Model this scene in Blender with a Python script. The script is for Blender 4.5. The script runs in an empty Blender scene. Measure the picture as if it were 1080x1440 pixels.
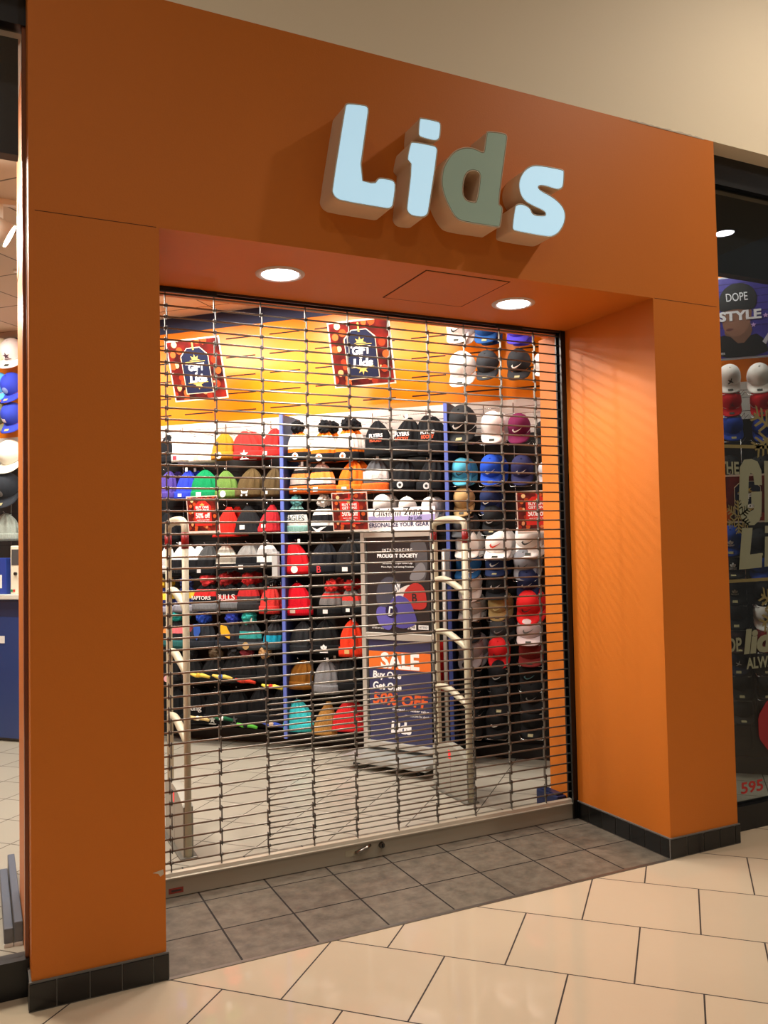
import bpy, bmesh, math, random
from mathutils import Vector, Matrix
random.seed(7)
C = bpy.context.scene.collection
PI = math.pi
R2 = math.sqrt(2.0)

# ------------------------------------------------------------------ data
EXPO = 0.0
P_PORTAL = 64
P_PANEL = 60
P_SPOT = 34
LOCKX, HANDX = 1.196, 1.095
REFX, REFY = 8.357, -4.573

HATS = [
('left bay', 'top', -2.134, 2.244, 0.233, 0.176, 'b', ['#15161a'], None, 'black knit beanie', None),
('left bay', 'top', -1.999, 2.249, 0.249, 0.214, 'b', ['#f4f2ee'], None, 'white knit beanie with small red patch', ('rect', '#b03040')),
('left bay', 'top', -1.814, 2.24, 0.23, 0.21, 'b', ['#f1efe6'], None, 'white knit beanie with cream patch', ('rect', '#e8d9a0')),
('left bay', 'top', -1.619, 2.252, 0.21, 0.206, 'b', ['#bb7a1e'], None, 'mustard knit beanie', ('disc', '#f0ead8')),
('left bay', 'top', -1.396, 2.246, 0.219, 0.239, 'b', ['#cf2c28'], None, 'red knit beanie with white emblem', ('leaf', '#f4f0f0')),
('left bay', 'top', -1.19, 2.247, 0.223, 0.197, 'b', ['#cc2623'], None, 'plain red knit beanie', ('rect', '#f4f0f0')),
('left bay', 'second', -2.157, 1.954, 0.227, 0.176, 'b', ['#4b3c8c'], None, 'purple knit beanie', ('rect', '#f0eeea')),
('left bay', 'second', -1.976, 1.948, 0.231, 0.173, 'b', ['#2c3fc0'], None, 'royal blue knit beanie', ('rect', '#f0eeea')),
('left bay', 'second', -1.785, 1.946, 0.229, 0.235, 'b', ['#0d8350'], None, 'emerald green knit beanie', ('rect', '#f0eeea')),
('left bay', 'second', -1.591, 1.945, 0.215, 0.205, 'b', ['#62813d'], None, 'olive green knit beanie', ('disc', '#f0eeea')),
('left bay', 'second', -1.401, 1.949, 0.219, 0.214, 'b', ['#5b4a2e'], None, 'brown knit beanie with white horned patch', ('horn', '#f0eeea')),
('left bay', 'second', -1.196, 1.941, 0.222, 0.172, 'b', ['#54442b'], None, 'brown knit beanie with white mark', ('rect', '#f0eeea')),
('left bay', 'third', -2.128, 1.617, 0.22, 0.162, 'b', ['#15161a'], None, 'black beanie', None),
('left bay', 'third', -1.602, 1.634, 0.237, 0.218, 'k', ['#d8281f'], None, 'bright red ribbed beanie', None),
('left bay', 'third', -1.399, 1.658, 0.218, 0.226, 'k', ['#1c1d20'], None, 'black ribbed beanie', ('rect', '#f0eeea')),
('left bay', 'third', -1.225, 1.665, 0.211, 0.185, 'k', ['#b0242c'], None, 'crimson ribbed beanie', ('rect', '#f0eeea')),
('left bay', 'fourth', -2.158, 1.351, 0.231, 0.148, 'b', ['#e8e6e2', '#bdbdbd'], None, 'white and grey beanie', None),
('left bay', 'fourth', -2.037, 1.339, 0.242, 0.187, 'b', ['#e8e6e2', '#15161a'], None, 'white beanie with black cuff', ('text', 'NY', '#222222')),
('left bay', 'fourth', -1.911, 1.349, 0.217, 0.158, 'b', ['#dddddd', '#15161a'], None, 'white patterned beanie with black cuff', None),
('left bay', 'fourth', -1.787, 1.337, 0.239, 0.208, 'b', ['#4a4b4c', '#15161a'], None, 'charcoal beanie with black cuff', ('rect', '#cccccc')),
('left bay', 'fourth', -1.606, 1.37, 0.203, 0.204, 'b', ['#d8d3c8', '#8d887e', '#d8d3c8', '#8d887e', '#d8d3c8', '#15161a'], None, 'cream and grey striped beanie with black cuff', None),
('left bay', 'fourth', -1.416, 1.368, 0.212, 0.213, 'b', ['#8d8c8a', '#15161a'], None, 'grey beanie with black cuff', ('rect', '#f0eeea')),
('left bay', 'fourth', -1.23, 1.377, 0.21, 0.197, 'b', ['#e6e4e0', '#a8a8a8', '#e6e4e0', '#15161a'], None, 'white beanie with black cuff', ('rect', '#cfcfcf')),
('left bay', 'fifth', -2.175, 1.028, 0.271, 0.162, 'p', ['#1c2454', '#e0c040', '#1c2454', '#8f90a0'], '#d0a830', 'navy beanie with yellow stripe', None),
('left bay', 'fifth', -1.975, 1.041, 0.274, 0.212, 'p', ['#1e2a5c', '#d8b93c', '#1e2a5c', '#8d8e99'], '#23305f', 'navy pom beanie with yellow stripe', None),
('left bay', 'fifth', -1.798, 1.054, 0.283, 0.247, 'p', ['#17181b', '#c02828', '#17181b', '#707276'], '#c03438', 'black pom beanie with grey cuff and team name', ('text', 'RAPTORS', '#e8e8e8')),
('left bay', 'fifth', -1.579, 1.066, 0.269, 0.216, 'p', ['#17181b', '#17181b', '#b32424', '#6a6c70'], '#8c2022', 'black pom beanie with red stripe', ('text', 'BULLS', '#e0e0e0')),
('left bay', 'fifth', -1.409, 1.056, 0.278, 0.2, 'p', ['#3a3a3c', '#b4282a', '#3a3a3c', '#2a2a2c'], '#b9292b', 'dark grey pom beanie with red stripes', None),
('left bay', 'fifth', -1.229, 1.036, 0.275, 0.16, 'p', ['#d63a36'], '#1a1a1c', 'coral red beanie with black pom', None),
('left bay', 'sixth', -2.151, 0.764, 0.264, 0.148, 'p', ['#1a1c1f', '#d08040', '#1a1c1f', '#2a6060'], '#1f7a6a', 'black beanie with green patch', None),
('left bay', 'sixth', -2.038, 0.755, 0.286, 0.173, 'p', ['#1a1c1f', '#dc6a70', '#1a1c1f', '#2a6060'], '#1f8a86', 'black beanie with pink band and teal pom', None),
('left bay', 'sixth', -1.834, 0.759, 0.272, 0.234, 'p', ['#23272e'], '#2546a8', 'charcoal beanie with blue badge and blue pom', ('shield', '#2450a8')),
('left bay', 'sixth', -1.59, 0.764, 0.268, 0.216, 'p', ['#23262e'], '#2a3a9c', 'charcoal beanie with yellow badge', ('flag', '#e6ac1c')),
('left bay', 'sixth', -1.401, 0.757, 0.277, 0.225, 'p', ['#26292c', '#26292c', '#2f8f8c', '#26292c', '#3a3d40'], '#2a908a', 'charcoal beanie with teal striped cuff', ('disc', '#a88a58')),
('left bay', 'sixth', -1.215, 0.761, 0.263, 0.159, 'p', ['#2b2d30', '#2b2d30', '#1796b8', '#3c4a50'], '#2b2d30', 'dark grey beanie with cyan band', None),
('left bay', 'seventh', -2.128, 0.478, 0.263, 0.187, 'p', ['#131416'], '#131416', 'black beanie with round pink badge', ('disc', '#e0a8b0')),
('left bay', 'seventh', -1.916, 0.486, 0.261, 0.21, 'p', ['#121315'], '#18191b', 'black beanie with black pom', None),
('left bay', 'seventh', -1.734, 0.492, 0.258, 0.219, 'p', ['#131416'], '#4e4030', 'black beanie with tan speckled pom', None),
('left bay', 'seventh', -1.556, 0.498, 0.256, 0.202, 'p', ['#121315'], '#202022', 'black beanie with dark pom', None),
('left bay', 'seventh', -1.442, 0.502, 0.266, 0.2, 'p', ['#131416'], '#7c2e38', 'black beanie with dark red pom', None),
('left bay', 'seventh', -1.238, 0.509, 0.252, 0.196, 'p', ['#131416'], '#a8845a', 'black beanie with tan and black pom', None),
('left bay', 'lowest', -2.099, 0.149, 0.273, 0.2, 'b', ['#101113'], None, 'black beanie with cream print', ('leaf', '#a0946a')),
('left bay', 'lowest', -1.901, 0.159, 0.271, 0.222, 'b', ['#0f1012'], None, 'black beanie with white script print', ('text', 'Young', '#c8c8c8')),
('left bay', 'lowest', -1.707, 0.169, 0.268, 0.218, 'b', ['#0f1012'], None, 'black beanie with pale print', ('leaf', '#a8a8a0')),
('left bay', 'lowest', -1.516, 0.178, 0.266, 0.214, 'b', ['#0f1012'], None, 'black beanie with faint print', ('leaf', '#505050')),
('left bay', 'lowest', -1.317, 0.188, 0.263, 0.21, 'b', ['#0f1012'], None, 'plain black beanie', None),
('left bay', 'lowest', -1.182, 0.195, 0.261, 0.146, 'b', ['#0f1012'], None, 'plain black beanie', None),
('middle bay', 'top', -0.954, 2.207, 0.297, 0.205, 'p', ['#e8741c', '#f2ece6', '#f2ece6', '#e8741c', '#151518'], '#15161a', 'orange and white beanie with black pom', ('disc', '#f4f0ec', '#d05a20')),
('middle bay', 'top', -0.763, 2.186, 0.305, 0.212, 'p', ['#e8741c', '#f2ece6', '#f2ece6', '#e8741c', '#151518'], '#15161a', 'orange and white beanie with black pom', ('disc', '#f4f0ec', '#d05a20')),
('middle bay', 'top', -0.564, 2.186, 0.313, 0.196, 'p', ['#e8741c', '#f2ece6', '#f2ece6', '#e8741c', '#151518'], '#15161a', 'orange and white beanie with black pom', ('disc', '#f4f0ec', '#d05a20')),
('middle bay', 'top', -0.301, 2.205, 0.266, 0.214, 'b', ['#141518'], None, 'black beanie with white and orange lettering', ('text2', 'FLYERS', 'HOCKEY')),
('middle bay', 'top', -0.096, 2.194, 0.284, 0.22, 'b', ['#141518'], None, 'black beanie with white and orange lettering', ('text2', 'FLYERS', 'HOCKEY')),
('middle bay', 'top', 0.101, 2.194, 0.292, 0.216, 'b', ['#141518'], None, 'black beanie with white and orange lettering', ('text2', 'FLYERS', 'HOCKEY')),
('middle bay', 'second', -0.946, 1.954, 0.219, 0.18, 'b', ['#c0b4ae', '#151518', '#e88040', '#b9aaa4', '#151518', '#e06424'], None, 'grey beanie with orange and black stripes', ('rect', '#f0eeea')),
('middle bay', 'second', -0.762, 1.946, 0.234, 0.224, 'b', ['#cfc6c2', '#151518', '#ec8c3c', '#cfc6c2', '#151518', '#e06424'], None, 'light grey beanie with orange and black stripes', ('rect', '#f0eeea')),
('middle bay', 'second', -0.54, 1.938, 0.247, 0.207, 'b', ['#ec7420'], None, 'solid orange beanie', ('rect', '#f0eeea')),
('middle bay', 'second', -0.335, 1.94, 0.255, 0.203, 'b', ['#55565a', '#55565a', '#e6e2e0', '#55565a', '#e06424'], None, 'dark grey beanie with white lettering and orange cuff', ('texth', 'FLYERS', '#dddddd')),
('middle bay', 'second', -0.123, 1.953, 0.231, 0.187, 'b', ['#17181b'], None, 'black beanie with round white badge', ('disc', '#d8d8d8', '#17181b')),
('middle bay', 'second', 0.084, 1.934, 0.249, 0.194, 'b', ['#1a1b1e'], None, 'black beanie with white badge', ('disc', '#c8c8c8', '#17181b')),
('middle bay', 'third', -0.982, 1.648, 0.285, 0.18, 'p', ['#7fb0ae', '#15181b', '#e4e8e6', '#e4e8e6', '#7ba7a0'], '#5a9a9c', 'teal and white pom beanie with team name', ('texth', 'EAGLES', '#46504e')),
('middle bay', 'third', -0.773, 1.643, 0.282, 0.2, 'p', ['#15161a', '#ece8e4', '#15161a', '#ece8e4', '#131416'], '#cdc8c4', 'black and white striped pom beanie', ('wing', '#e8e8e8')),
('middle bay', 'third', -0.278, 1.716, 0.18, 0.157, 'c', ['#d8d4d0'], None, 'white cap behind the header card', None),
('middle bay', 'third', -0.084, 1.711, 0.178, 0.142, 'c', ['#d8d4d0'], None, 'white cap behind the header card', None),
('middle bay', 'third', 0.089, 1.706, 0.186, 0.14, 'c', ['#d8d4d0'], None, 'white cap behind the header card', None),
('middle bay', 'fourth', -0.987, 1.342, 0.24, 0.216, 'b', ['#d61f28'], None, 'bright red beanie with white patch', ('disc', '#f0eeea')),
('middle bay', 'fourth', -0.773, 1.341, 0.243, 0.223, 'b', ['#16181f'], None, 'dark navy beanie with red letter B', ('text', 'B', '#c8303a')),
('middle bay', 'fourth', -0.547, 1.339, 0.251, 0.218, 'b', ['#18191c'], None, 'black beanie with white patch', ('rect', '#f0eeea')),
('middle bay', 'fifth', -0.981, 1.027, 0.239, 0.216, 'b', ['#cf1226'], None, 'crimson beanie with white tag', ('rect', '#c8b0a0')),
('middle bay', 'fifth', -0.715, 1.029, 0.247, 0.198, 'p', ['#6f6c6b', '#c4302c', '#6f6c6b', '#141517', '#141517'], '#c02c2a', 'grey and red pom beanie with black cuff', ('rect', '#e0e0e0')),
('middle bay', 'fifth', -0.53, 1.041, 0.234, 0.172, 'p', ['#7b7977', '#c9352e', '#7b7977', '#141517'], '#c02c2a', 'grey and red pom beanie', ('rect', '#f0eeea')),
('middle bay', 'sixth', -0.98, 0.734, 0.239, 0.191, 'b', ['#26282b'], None, 'charcoal cuffed beanie', None),
('middle bay', 'sixth', -0.75, 0.739, 0.246, 0.222, 'b', ['#111214'], None, 'black beanie with white three-leaf badge', ('trefoil', '#f0f0f0')),
('middle bay', 'sixth', -0.548, 0.723, 0.265, 0.194, 'b', ['#e2391c'], None, 'orange red beanie', ('rect', '#d8b070')),
('middle bay', 'seventh', -0.985, 0.469, 0.211, 0.215, 'b', ['#7d4f16'], None, 'brown knit beanie', None),
('middle bay', 'seventh', -0.761, 0.44, 0.246, 0.21, 'b', ['#77777a'], None, 'mid grey marled beanie', None),
('middle bay', 'seventh', -0.559, 0.469, 0.233, 0.194, 'b', ['#111214'], None, 'plain black beanie', None),
('middle bay', 'lowest', -0.996, 0.15, 0.226, 0.227, 'b', ['#3fc4cc'], None, 'turquoise beanie', None),
('middle bay', 'lowest', -0.785, 0.13, 0.245, 0.187, 'k', ['#a4763a'], None, 'tan ribbed beanie', None),
('middle bay', 'lowest', -0.587, 0.172, 0.201, 0.252, 'k', ['#c01f22'], None, 'scarlet ribbed beanie', None),
('right bay', 'upper slatwall', 0.327, 2.972, 0.182, 0.18, 'c', ['#eeeae6'], None, 'white cap', ('sw', '#333333')),
('right bay', 'upper slatwall', 0.531, 2.952, 0.18, 0.176, 'c', ['#1c4a86'], None, 'steel blue cap', None),
('right bay', 'upper slatwall', 0.761, 2.925, 0.182, 0.171, 'c', ['#4438b0'], None, 'violet blue cap', None),
('right bay', 'lower slatwall', 0.357, 2.654, 0.268, 0.21, 'c', ['#f0ecea'], None, 'white cap with dark label', None),
('right bay', 'lower slatwall', 0.54, 2.69, 0.225, 0.175, 'c', ['#303338'], None, 'dark grey cap with gold label', None),
('right bay', 'lower slatwall', 0.764, 2.671, 0.232, 0.181, 'c', ['#26282c'], None, 'black cap with white tag', ('sw', '#f0eeea')),
('right bay', 'lower slatwall', 0.929, 2.688, 0.21, 0.138, 'c', ['#f0eeec'], None, 'white cap', None),
('right bay', 'top', 0.347, 2.252, 0.221, 0.22, 'c', ['#222427'], None, 'charcoal cap with white tick mark', ('sw', '#f0eeea')),
('right bay', 'top', 0.565, 2.24, 0.229, 0.184, 'c', ['#f2f0f0'], None, 'white cap with label on brim', None),
('right bay', 'top', 0.752, 2.229, 0.231, 0.171, 'c', ['#6c1846'], None, 'magenta cap with white tick mark', ('sw', '#f0eeea')),
('right bay', 'top', 0.916, 2.219, 0.219, 0.128, 'c', ['#1a1b1e'], None, 'black cap', None),
('right bay', 'second', 0.329, 1.955, 0.215, 0.157, 'c', ['#55b6d8'], None, 'sky blue cap with dark tick mark', ('sw', '#1a2a40')),
('right bay', 'second', 0.547, 1.946, 0.223, 0.174, 'c', ['#1f4fc8', '#f0f0f0'], None, 'royal blue cap with white brim edge', ('sw', '#f0eeea')),
('right bay', 'second', 0.765, 1.937, 0.23, 0.17, 'c', ['#2a2d58'], None, 'navy cap with white tick mark', ('sw', '#f0eeea')),
('right bay', 'second', 0.929, 1.95, 0.169, 0.118, 'c', ['#c8ccd4'], None, 'pale grey cap', None),
('right bay', 'third', 0.345, 1.734, 0.158, 0.167, 'c', ['#b99b6a'], None, 'tan cap with black label', None),
('right bay', 'third', 0.532, 1.744, 0.142, 0.154, 'c', ['#1e2c58'], None, 'navy cap', ('sw', '#f0eeea')),
('right bay', 'fourth', 0.331, 1.587, 0.143, 0.168, 'c', ['#4a4b4e'], None, 'dark grey cap', None),
('right bay', 'fourth', 0.548, 1.602, 0.151, 0.164, 'c', ['#1b1d20'], None, 'black cap', ('sw', '#bbbbbb')),
('right bay', 'fifth', 0.358, 1.438, 0.158, 0.188, 'c', ['#ded8d2'], None, 'off-white cap', None),
('right bay', 'fifth', 0.585, 1.425, 0.166, 0.203, 'c', ['#f0ebe6'], None, 'white cap with red tick mark', ('sw', '#d03820')),
('right bay', 'fifth', 0.796, 1.432, 0.184, 0.199, 'c', ['#f2eeea'], None, 'white cap with dark label', ('sw', '#444444')),
('right bay', 'sixth', 0.365, 1.291, 0.152, 0.198, 'c', ['#1c4f80'], None, 'teal blue cap', None),
('right bay', 'sixth', 0.561, 1.31, 0.141, 0.163, 'c', ['#1e2d54'], None, 'navy cap', ('sw', '#cccccc')),
('right bay', 'sixth', 0.772, 1.279, 0.179, 0.179, 'c', ['#80838a'], None, 'grey cap with black tick mark', ('sw', '#18181a')),
('right bay', 'seventh', 0.372, 1.129, 0.172, 0.187, 'c', ['#d6cec8'], None, 'cream cap', None),
('right bay', 'seventh', 0.567, 1.149, 0.15, 0.173, 'c', ['#15171b'], None, 'black cap', ('sw', '#cccccc')),
('right bay', 'seventh', 0.784, 1.15, 0.159, 0.169, 'c', ['#1a2244'], None, 'dark navy cap', ('sw', '#cccccc')),
('right bay', 'eighth', 0.368, 0.997, 0.152, 0.177, 'c', ['#a49c96'], None, 'beige grey cap', None),
('right bay', 'eighth', 0.569, 0.999, 0.15, 0.152, 'c', ['#a68f5e'], None, 'khaki cap with black label', ('sw', '#d8c890')),
('right bay', 'eighth', 0.789, 0.972, 0.198, 0.188, 'c', ['#d41f22'], None, 'bright red cap', ('sw', '#501014')),
('right bay', 'ninth', 0.365, 0.846, 0.152, 0.177, 'c', ['#18191b'], None, 'black cap', None),
('right bay', 'ninth', 0.575, 0.84, 0.16, 0.152, 'c', ['#3e4043'], None, 'dark grey cap', ('sw', '#909090')),
('right bay', 'ninth', 0.785, 0.839, 0.153, 0.188, 'c', ['#c4b4b4'], None, 'pale pink grey cap', ('sw', '#606060')),
('right bay', 'tenth', 0.365, 0.654, 0.192, 0.197, 'c', ['#8e8688'], None, 'grey cap with white brim', None),
('right bay', 'tenth', 0.57, 0.67, 0.17, 0.172, 'c', ['#c81c20'], None, 'red cap with dark tick mark', ('sw', '#400c10')),
('right bay', 'tenth', 0.796, 0.696, 0.158, 0.188, 'c', ['#6a1a16'], None, 'dark red cap', None),
('right bay', 'eleventh', 0.361, 0.503, 0.171, 0.176, 'c', ['#121315'], None, 'black cap', None),
('right bay', 'eleventh', 0.571, 0.511, 0.169, 0.172, 'c', ['#121418'], None, 'black cap with grey tick mark', ('sw', '#b0b0b0')),
('right bay', 'eleventh', 0.791, 0.519, 0.177, 0.178, 'c', ['#121315'], None, 'black cap with teal mark', ('sw', '#5a8890')),
('right bay', 'twelfth', 0.362, 0.342, 0.171, 0.176, 'c', ['#111214'], None, 'black cap', None),
('right bay', 'twelfth', 0.572, 0.352, 0.169, 0.172, 'c', ['#111214'], None, 'black cap', None),
('right bay', 'twelfth', 0.797, 0.372, 0.167, 0.178, 'c', ['#111214'], None, 'black cap with grey mark', ('sw', '#888888')),
('right bay', 'lowest', 0.363, 0.172, 0.171, 0.176, 'c', ['#101113'], None, 'black cap', None),
('right bay', 'lowest', 0.543, 0.182, 0.179, 0.172, 'c', ['#101113'], None, 'black cap with white tick mark', ('sw', '#f0eeea')),
('right bay', 'lowest', 0.793, 0.196, 0.176, 0.178, 'c', ['#101113'], None, 'black cap', None),
('bay behind the right-hand window', 'top', 2.131, 2.474, 0.14, 0.154, 'c', ['#eceae8'], None, 'white cap with dark figure mark', ('fig', '#202020')),
('bay behind the right-hand window', 'top', 2.309, 2.46, 0.147, 0.159, 'c', ['#eceae8'], None, 'white cap', None),
('bay behind the right-hand window', 'second', 2.134, 2.325, 0.139, 0.146, 'c', ['#c01824'], None, 'red cap', ('fig', '#801018')),
('bay behind the right-hand window', 'second', 2.32, 2.312, 0.138, 0.151, 'c', ['#c01824'], None, 'red cap', None),
('bay behind the right-hand window', 'third', 2.138, 2.167, 0.148, 0.145, 'c', ['#1c3c9c'], None, 'blue cap', None),
('bay behind the right-hand window', 'third', 2.323, 2.147, 0.147, 0.142, 'c', ['#1c3c9c'], None, 'blue cap', None),
('bay behind the right-hand window', 'fourth', 2.119, 1.88, 0.157, 0.154, 'c', ['#141518'], None, 'black cap with white figure mark', ('fig', '#e0e0e0')),
('bay behind the right-hand window', 'fourth', 2.297, 1.873, 0.156, 0.151, 'c', ['#141518'], None, 'black cap', None),
('bay behind the right-hand window', 'fifth', 2.104, 1.428, 0.157, 0.154, 'c', ['#1d3f98'], None, 'blue cap with white leaf mark', ('trefoil', '#e8e8e8')),
('bay behind the right-hand window', 'fifth', 2.273, 1.417, 0.155, 0.142, 'c', ['#16171a'], None, 'black cap', None),
('bay behind the right-hand window', 'sixth', 2.108, 1.29, 0.119, 0.153, 'c', ['#16171a'], None, 'black cap with white leaf mark', ('trefoil', '#d8d8d8')),
('bay behind the right-hand window', 'sixth', 2.276, 1.271, 0.136, 0.142, 'c', ['#1d3f98'], None, 'blue cap', None),
('bay behind the right-hand window', 'seventh', 2.12, 1.116, 0.147, 0.153, 'c', ['#17181b'], None, 'black cap with beige leaf mark', ('trefoil', '#a09a88')),
('bay behind the right-hand window', 'seventh', 2.288, 1.108, 0.145, 0.142, 'c', ['#17181b'], None, 'black cap with blue sticker', None),
('bay behind the right-hand window', 'eighth', 2.123, 0.961, 0.156, 0.153, 'c', ['#17181b'], None, 'black cap', None),
('bay behind the right-hand window', 'eighth', 2.291, 0.954, 0.154, 0.15, 'c', ['#dcdad8'], None, 'white cap with black print', ('leaf', '#222222')),
('bay behind the right-hand window', 'ninth', 2.126, 0.815, 0.137, 0.153, 'c', ['#261416'], None, 'dark maroon cap', None),
('bay behind the right-hand window', 'ninth', 2.294, 0.819, 0.136, 0.141, 'c', ['#7a1a1c'], None, 'dark red cap', None),
('bay behind the right-hand window', 'tenth', 2.13, 0.669, 0.146, 0.152, 'c', ['#1a2036'], None, 'navy cap with grey mark', ('fig', '#c0c0c0')),
('bay behind the right-hand window', 'tenth', 2.289, 0.674, 0.135, 0.141, 'c', ['#17181b'], None, 'black cap', None),
('bay behind the right-hand window', 'eleventh', 2.133, 0.515, 0.145, 0.152, 'c', ['#17181b'], None, 'black cap', None),
('bay behind the right-hand window', 'eleventh', 2.292, 0.521, 0.144, 0.141, 'c', ['#17181b'], None, 'black cap', None),
('bay behind the right-hand window', 'lowest', 2.137, 0.37, 0.136, 0.152, 'c', ['#17181b'], None, 'black cap', None),
('bay behind the right-hand window', 'lowest', 2.296, 0.378, 0.135, 0.141, 'c', ['#17181b'], None, 'black cap', None),
('bay behind the left-hand window', 'top slatwall', -3.834, 3.154, 0.255, 0.222, 'c', ['#e9dfc0'], None, 'cream cap', None),
('bay behind the left-hand window', 'top slatwall', -3.7, 3.142, 0.253, 0.22, 'c', ['#f0e4e4'], None, 'white and pink cap', ('leaf', '#503040')),
('bay behind the left-hand window', 'middle slatwall', -3.851, 2.851, 0.241, 0.222, 'c', ['#58a8d8'], None, 'light blue cap', None),
('bay behind the left-hand window', 'middle slatwall', -3.694, 2.839, 0.246, 0.219, 'c', ['#2c3ab0'], None, 'blue cap with round badge', ('disc', '#8898d0')),
('bay behind the left-hand window', 'lowest slatwall', -3.844, 2.584, 0.203, 0.222, 'c', ['#68684a'], None, 'camouflage green cap', None),
('bay behind the left-hand window', 'lowest slatwall', -3.695, 2.575, 0.201, 0.219, 'c', ['#2a3aa8'], None, 'blue cap with striped badge', ('rect', '#e8d8e0')),
('bay behind the left-hand window', 'top', -3.862, 2.231, 0.24, 0.206, 'c', ['#bcbcb8'], None, 'pale grey cap', None),
('bay behind the left-hand window', 'top', -3.72, 2.225, 0.264, 0.235, 'c', ['#f2efe0'], None, 'ivory cap', None),
('bay behind the left-hand window', 'second', -3.768, 1.926, 0.263, 0.251, 'c', ['#23272f'], None, 'black cap with grey disc tag', ('disc', '#707070')),
('bay behind the left-hand window', 'third', -3.801, 1.651, 0.238, 0.283, 'b', ['#98a098'], None, 'pale grey beanie', ('rect', '#f0eeea')),
]
LETTERS = {'L': [[(0.7081, 3.2938), (0.7134, 3.304), (0.7267, 3.31), (0.7902, 3.3165), (0.8059, 3.3144), (0.8126, 3.3023), (0.8085, 3.2744), (0.7634, 3.0052), (0.833, 3.0037), (0.8452, 3.0246), (0.8601, 3.031), (0.9046, 3.0322), (0.9212, 3.0268), (0.928, 3.0089), (0.9154, 2.9306), (0.9079, 2.9158), (0.8929, 2.9081), (0.8721, 2.9075), (0.6846, 2.9071), (0.6595, 2.9162), (0.6475, 2.9327), (0.645, 2.9481)]], 'i': [[(1.0438, 3.3116), (1.0513, 3.3176), (1.1234, 3.3195), (1.1423, 3.316), (1.1463, 3.3016), (1.1407, 3.2554), (1.1339, 3.24), (1.1148, 3.2307), (1.0554, 3.2332), (1.0401, 3.2386), (1.0373, 3.2519)], [(0.998, 3.1999), (1.0086, 3.2092), (1.0986, 3.2119), (1.1224, 3.2086), (1.1282, 3.1884), (1.0789, 2.9288), (1.0722, 2.9112), (1.0533, 2.8972), (1.004, 2.8952), (0.9847, 2.9032), (0.9754, 2.9182), (0.9756, 2.9292), (1.0032, 3.1126), (0.9882, 3.1236), (0.9823, 3.1336)]], 'd': [[(1.3725, 3.3168), (1.3795, 3.3257), (1.4645, 3.3331), (1.478, 3.3258), (1.4774, 3.3052), (1.4228, 3.0129), (1.4342, 3.009), (1.4454, 2.9991), (1.4437, 2.9873), (1.4315, 2.9188), (1.4244, 2.9102), (1.4075, 2.9095), (1.2357, 2.9068), (1.2039, 2.9218), (1.1731, 2.9648), (1.149, 3.017), (1.1419, 3.0607), (1.1483, 3.1123), (1.1719, 3.1616), (1.205, 3.2016), (1.2445, 3.226), (1.284, 3.2363), (1.3169, 3.2351), (1.3551, 3.2238), (1.3604, 3.2479)], [(1.2744, 3.1289), (1.2943, 3.1381), (1.3175, 3.1405), (1.3337, 3.1307), (1.3345, 3.1108), (1.3136, 3.0041), (1.297, 3.0004), (1.2643, 3.0019), (1.2504, 3.0167), (1.2445, 3.0385), (1.2503, 3.0849), (1.2609, 3.1123)]], 's': [[(1.7842, 3.2187), (1.7783, 3.1541), (1.7667, 3.137), (1.7444, 3.1291), (1.719, 3.1303), (1.6758, 3.135), (1.647, 3.1319), (1.636, 3.1212), (1.6534, 3.1092), (1.7141, 3.0923), (1.757, 3.0691), (1.7795, 3.0425), (1.7844, 3.0131), (1.7757, 2.9756), (1.7449, 2.932), (1.7152, 2.9128), (1.686, 2.9039), (1.5097, 2.9052), (1.4961, 2.9108), (1.4931, 2.925), (1.5096, 3.0121), (1.517, 3.025), (1.5415, 3.0336), (1.5694, 3.0304), (1.5936, 3.0194), (1.6034, 2.9926), (1.6712, 2.9988), (1.6752, 3.0114), (1.6612, 3.0211), (1.6047, 3.033), (1.5629, 3.047), (1.5394, 3.0756), (1.5323, 3.1155), (1.5418, 3.1524), (1.5675, 3.1894), (1.6035, 3.2148), (1.6465, 3.2243), (1.7625, 3.227), (1.7808, 3.2242)]]}


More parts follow.
